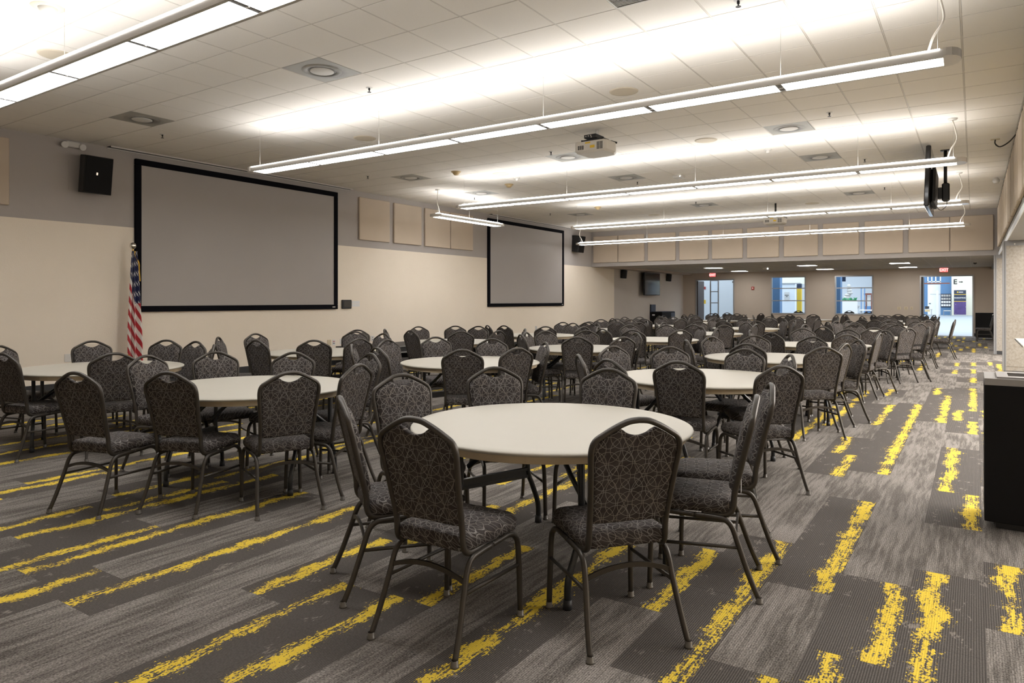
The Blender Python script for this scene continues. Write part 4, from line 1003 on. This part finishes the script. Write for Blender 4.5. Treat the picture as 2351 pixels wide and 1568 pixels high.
# ---------------------------------------------------------------- lobby beyond the back wall
structure('floor_lobby', B().box(-40, 14, YB + 0.05, 84, -0.12, -0.002), 'lfloor')
structure('ceiling_lobby', B().box(-40, 14, YB + 0.16, 84, 7.6, 7.8), 'lwhite')
structure('wall_lobby_far', B().box(-40, 14, 83.8, 84, -0.1, 7.8), 'lwhite')
structure('wall_lobby_left', B().box(-40.2, -40, YB, 84, -0.1, 7.8), 'lwhite')
structure('wall_lobby_right', B().box(14, 14.2, YB, 84, -0.1, 7.8), 'lwhite')
structure('wall_lobby_front', B().box(-40, 14, YB + 0.02, YB + 0.16, 2.85, 7.8).box(-40, XL - 0.2, YB + 0.02, YB + 0.16, -0.1, 2.85).box(10, 14, YB + 0.02, YB + 0.16, -0.1, 2.85), 'lwhite')
structure('wall_corridor', B().box(-16, -9.4, 36.0, 36.2, -0.1, 3.2), 'lwhite')
structure('wall_partition_white', B().box(-9.4, -7.72, 38.0, 38.2, -0.1, 2.27), 'lwhite')
structure('wall_yellow', B().box(-7.72, -7.50, 38.4, 38.6, -0.1, 2.05), 'lyel')
structure('wall_pale', B().box(-7.50, -6.9, 39.3, 39.5, -0.1, 3.6).box(-9.6, -7.5, 39.3, 39.5, 2.27, 3.6), 'lcream')
structure('trim_4', B().box(-7.72, -7.50, 38.4, 38.6, 2.05, 2.27), 'navy')
structure('trim_5', B().box(-9.4, -7.45, 37.97, 38.0, 2.25, 2.30), 'alum')
structure('pillar_blue', B().box(-8.30, -7.68, 34.4, 34.9, -0.1, 3.4), 'lblue'); structure('pillar_blue_right', B().box(-5.45, -5.05, 34.4, 34.9, -0.1, 3.4), 'lblue')
structure('wall_cream', B().box(-1.76, 3.5, 76.0, 76.3, -0.1, 7.6), 'lcream')
structure('wall_blue', B().box(-2.66, -1.76, 77.0, 77.2, -0.1, 7.6).box(-8.0, -3.72, 78.0, 78.2, -0.1, 7.6).box(-3.8, -2.6, 78.0, 78.2, 3.0, 7.6), 'lblue')
structure('trim_6', B().box(-3.85, -1.75, 70.0, 70.15, 2.80, 2.90), 'rwood')
fr = B()
for x in (-3.45, -3.15, -2.85, -2.50): fr.box(x - 0.04, x + 0.04, 72, 72.1, 2.90, 5.0)
fr.box(-3.5, -2.45, 72, 72.1, 3.0, 3.08).box(-3.5, -2.45, 72, 72.1, 3.9, 3.98)
structure('trim_7', fr, 'lwhite')
text('E', 'wall_letter_e', 0.62, (-1.47, 75.985, 3.08), (PI / 2, 0, 0), 'ink', None, 0.01)
tag(bpy.data.objects['wall_letter_e'], 'black letter E on the cream lobby wall', 'sign')
ar = B().box(-1.18, -0.98, 75.97, 75.99, 3.05, 3.11); ar.loft([[(-0.98, y, 3.16), (-0.98, y, 3.0), (-0.87, y, 3.08)] for y in (75.97, 75.99)], True, True)
tag(ar.build('wall_arrow', 'ink'), 'black arrow beside the letter E on the lobby wall', 'sign')
t = thing('banner_stand', 'tall navy and purple banner reading MARKETING against the cream lobby wall', 'banner', (-1.085, 74.8, 0))
B().box(-0.47, 0.47, -0.12, 0.12, 0.0, 0.09).build('base', 'alum', t)
B().box(-0.465, 0.465, -0.01, 0.01, 0.09, 1.27).build('print', 'star', t); B().box(-0.465, 0.465, -0.012, 0.01, 1.31, 1.90).build('print', 'navy', t); B().box(-0.465, 0.465, -0.012, 0.01, 1.94, 2.31).build('print', 'navy', t)
for z in (1.27, 1.90): B().box(-0.465, 0.465, -0.014, 0.012, z, z + 0.04).build('stripe', 'yellow', t)
text('MARKETING', 'lettering', 0.155, (0, -0.022, 1.60), (PI / 2, 0, 0), 'paper', t); B().cyl((-0.18, -0.02, 2.13), (-0.18, -0.012, 2.13), 0.06, 16).build('emblem', 'yellow', t); B().box(-0.10, 0.24, -0.016, -0.012, 2.10, 2.16).build('small_print', 'paper', t)
t = thing('brochure_rack', 'dark blue wall rack of brochures beside the lobby banner', 'rack', (-2.22, 76.9, 0))
B().box(-0.42, 0.40, 0.0, 0.09, 0.75, 2.0).build('back_board', 'navy', t)
for i in range(4):
    for j in range(4):
        a = -0.38 + j * 0.195; z = 0.80 + i * 0.30
        B().box(a, a + 0.16, -0.05, -0.03, z + 0.03, z + 0.22).build('brochure', 'paper' if i < 2 else 'stone', t)
put('bench', 'small grey bench under the brochure rack', 'bench', (-2.05, 74.0, 0), [('seat', B().bbox(-0.28, 0.28, -0.2, 0.2, 0.40, 0.48, 0.01), 'stone'), ('leg', B().box(-0.28, -0.24, -0.2, 0.2, 0, 0.40), 'ptrim'), ('leg', B().box(0.24, 0.28, -0.2, 0.2, 0, 0.40), 'ptrim')])
put('lobby_totem', 'slim pale upright display stand in the lobby left of the brochures', 'display stand', (-2.50, 66.0, 0), [('post', B().box(-0.09, 0.09, -0.05, 0.05, 0.05, 2.2), 'disc'), ('foot', B().box(-0.22, 0.22, -0.2, 0.2, 0, 0.05), 'alum')])
t = thing('lobby_door', 'bright white exit door at the far end of the lobby', 'door', (-3.2, 78.0, 0)); B().box(-0.55, 0.55, -0.03, 0.05, 0, 2.9).build('leaf', 'lwhite', t); B().box(-0.45, -0.30, -0.07, -0.03, 1.05, 1.11).build('push_bar', 'ink', t); B().box(-0.35, 0.5, -0.045, -0.03, 1.95, 2.0).build('rail', 'alum', t)
t = thing('lobby_table', 'pale lobby table with an orange box and dark screen seen through the right doorway', 'table', (-2.95, 60.0, 0))
B().box(-0.5, 0.35, -0.3, 0.3, 0.70, 0.74).build('tabletop', 'stone', t); B().box(-0.10, 0.22, -0.32, -0.30, 0.55, 0.70).build('front_panel', 'cone', t); B().box(-0.1, 0.16, -0.05, 0, 0.76, 0.95).build('monitor', 'ink', t)
for x in (-0.45, 0.3): B().box(x - 0.02, x + 0.02, -0.25, 0.25, 0, 0.70).build('leg', 'alum', t)
t = thing('corridor_notice', 'grey notice board on the white wall behind the first window', 'notice', (-8.13, 38.0, 1.62)); B().box(-0.12, 0.12, -0.03, 0, -0.21, 0.21).build('board', 'disc', t); B().box(-0.10, 0.10, -0.035, -0.03, 0.03, 0.06).build('text_line', 'ink', t); B().box(-0.04, 0.05, -0.035, -0.03, -0.04, -0.01).build('text_line', 'ink', t)
t = thing('hanging_sign', 'dark hanging sign at the top left of the second window', 'sign', (-5.09, 35.5, 2.40)); B().box(-0.10, 0.10, -0.03, 0.03, -0.12, 0.14).build('board', 'navy', t); B().cyl((0, 0, 0.14), (0, 0, 5.2), 0.01, 6).build('hanger', 'wire', t)
put('corridor_alarm', 'small red alarm on the white corridor wall through the left doorway', 'fire alarm', (-11.81, 36.0, 2.05), [('case', B().bbox(-0.05, 0.05, -0.05, 0, -0.07, 0.07, 0.005), 'red')])
put('corridor_caution_sign', 'small yellow sign on the white corridor wall through the left doorway', 'sign', (-11.81, 36.0, 1.32), [('sheet', B().box(-0.055, 0.055, -0.008, 0, -0.10, 0.10), 'yellow')])
# fountain, planter and kiosk seen through the second window
t = thing('rock_fountain', 'grey rockwork fountain in a round basin seen through the second window', 'fountain', (-6.86, 50.0, 0))
random.seed(3)
B().lathe([(0.30, 0.0), (0.40, 0.5), (0.62, 0.95), (0.70, 1.08), (0.60, 1.08), (0.001, 0.98)], 20).build('basin', 'stone', t)
for i in range(9):
    z = 1.05 + i * 0.15; r = 0.30 - i * 0.022; x = random.uniform(-0.08, 0.08)
    B().lathe([(0.01, z - 0.02), (r * random.uniform(.7, 1), z), (r, z + 0.10), (r * 0.5, z + 0.19)], 7, (x, 0), sm=False).build('rock', 'stone', t)
t = thing('planter', 'long white planter of green leaves beside the fountain', 'planter', (-6.78, 49.2, 0)); B().box(-0.55, 0.55, -0.15, 0.15, 0.0, 1.36).build('box', 'disc', t)
lv = B()
for i in range(70):
    x = random.uniform(-0.53, 0.53); y = random.uniform(-0.13, 0.13); a = random.uniform(0, 6.28); h = random.uniform(0.08, 0.26); q = 0.05
    n = len(lv.v); lv.v += [(x, y, 1.36), (x + q * math.cos(a) * 1.5, y + q * math.sin(a), 1.36 + h * 0.6), (x + 0.12 * math.cos(a), y + 0.1 * math.sin(a), 1.36 + h), (x - q * math.sin(a), y + q, 1.36 + h * 0.6)]; lv.face((n, n + 1, n + 2, n + 3))
tag(lv.build('leaves', 'green', t), kind='stuff')
t = thing('lobby_kiosk', 'glass kiosk with red wood canopy seen at the right of the second window', 'kiosk', (-6.62, 58.0, 0)); B().box(-0.26, 0.24, -0.2, 0.2, 1.78, 1.92).build('canopy', 'rwood', t)
for x in (-0.12, 0.24): B().box(x - 0.03, x + 0.03, -0.2, 0.2, 0, 1.78).build('post', 'rwood', t)
B().box(-0.26, 0.24, -0.15, 0.2, 0, 0.95).build('cabinet', 'lblue', t); B().box(-0.08, 0.20, -0.05, 0.1, 1.0, 1.7).build('display', 'disc', t)
for k, x in enumerate((-6.72, -6.50)): put('lobby_post', 'slim blue post in the lobby, %s one left of the kiosk' % ('outer' if k == 0 else 'inner'), 'post', (x, 55.0, 0), [('shaft', B().box(-0.03, 0.03, -0.03, 0.03, 0, 2.3), 'lblue')])
t = thing('lobby_counter', 'white lobby counter table at the right of the second window', 'table', (-5.2, 45.0, 0)); B().box(-0.35, 0.45, -0.3, 0.3, 0.80, 0.85).build('tabletop', 'lwhite', t)
for x in (-0.3, 0.4): B().box(x - 0.02, x + 0.02, -0.25, 0.25, 0, 0.80).build('leg', 'alum', t)
structure('trim_8', B().box(-7.0, -4.4, 42.0, 42.1, 0.60, 0.66).box(-7.0, -4.4, 42.0, 42.1, 0.46, 0.50), 'lwhite')
for x, y, f, lb in ((-6.60, 33.15, 90, 'dark banquet chair outside behind the first window'), (-4.62, 33.9, 90, 'dark banquet chair outside behind the left of the second window'), (-3.74, 33.1, 100, 'dark banquet chair outside behind the right of the second window')):
    place_chair(x, y, f, False, lb, 'odd chairs outside the table rows')
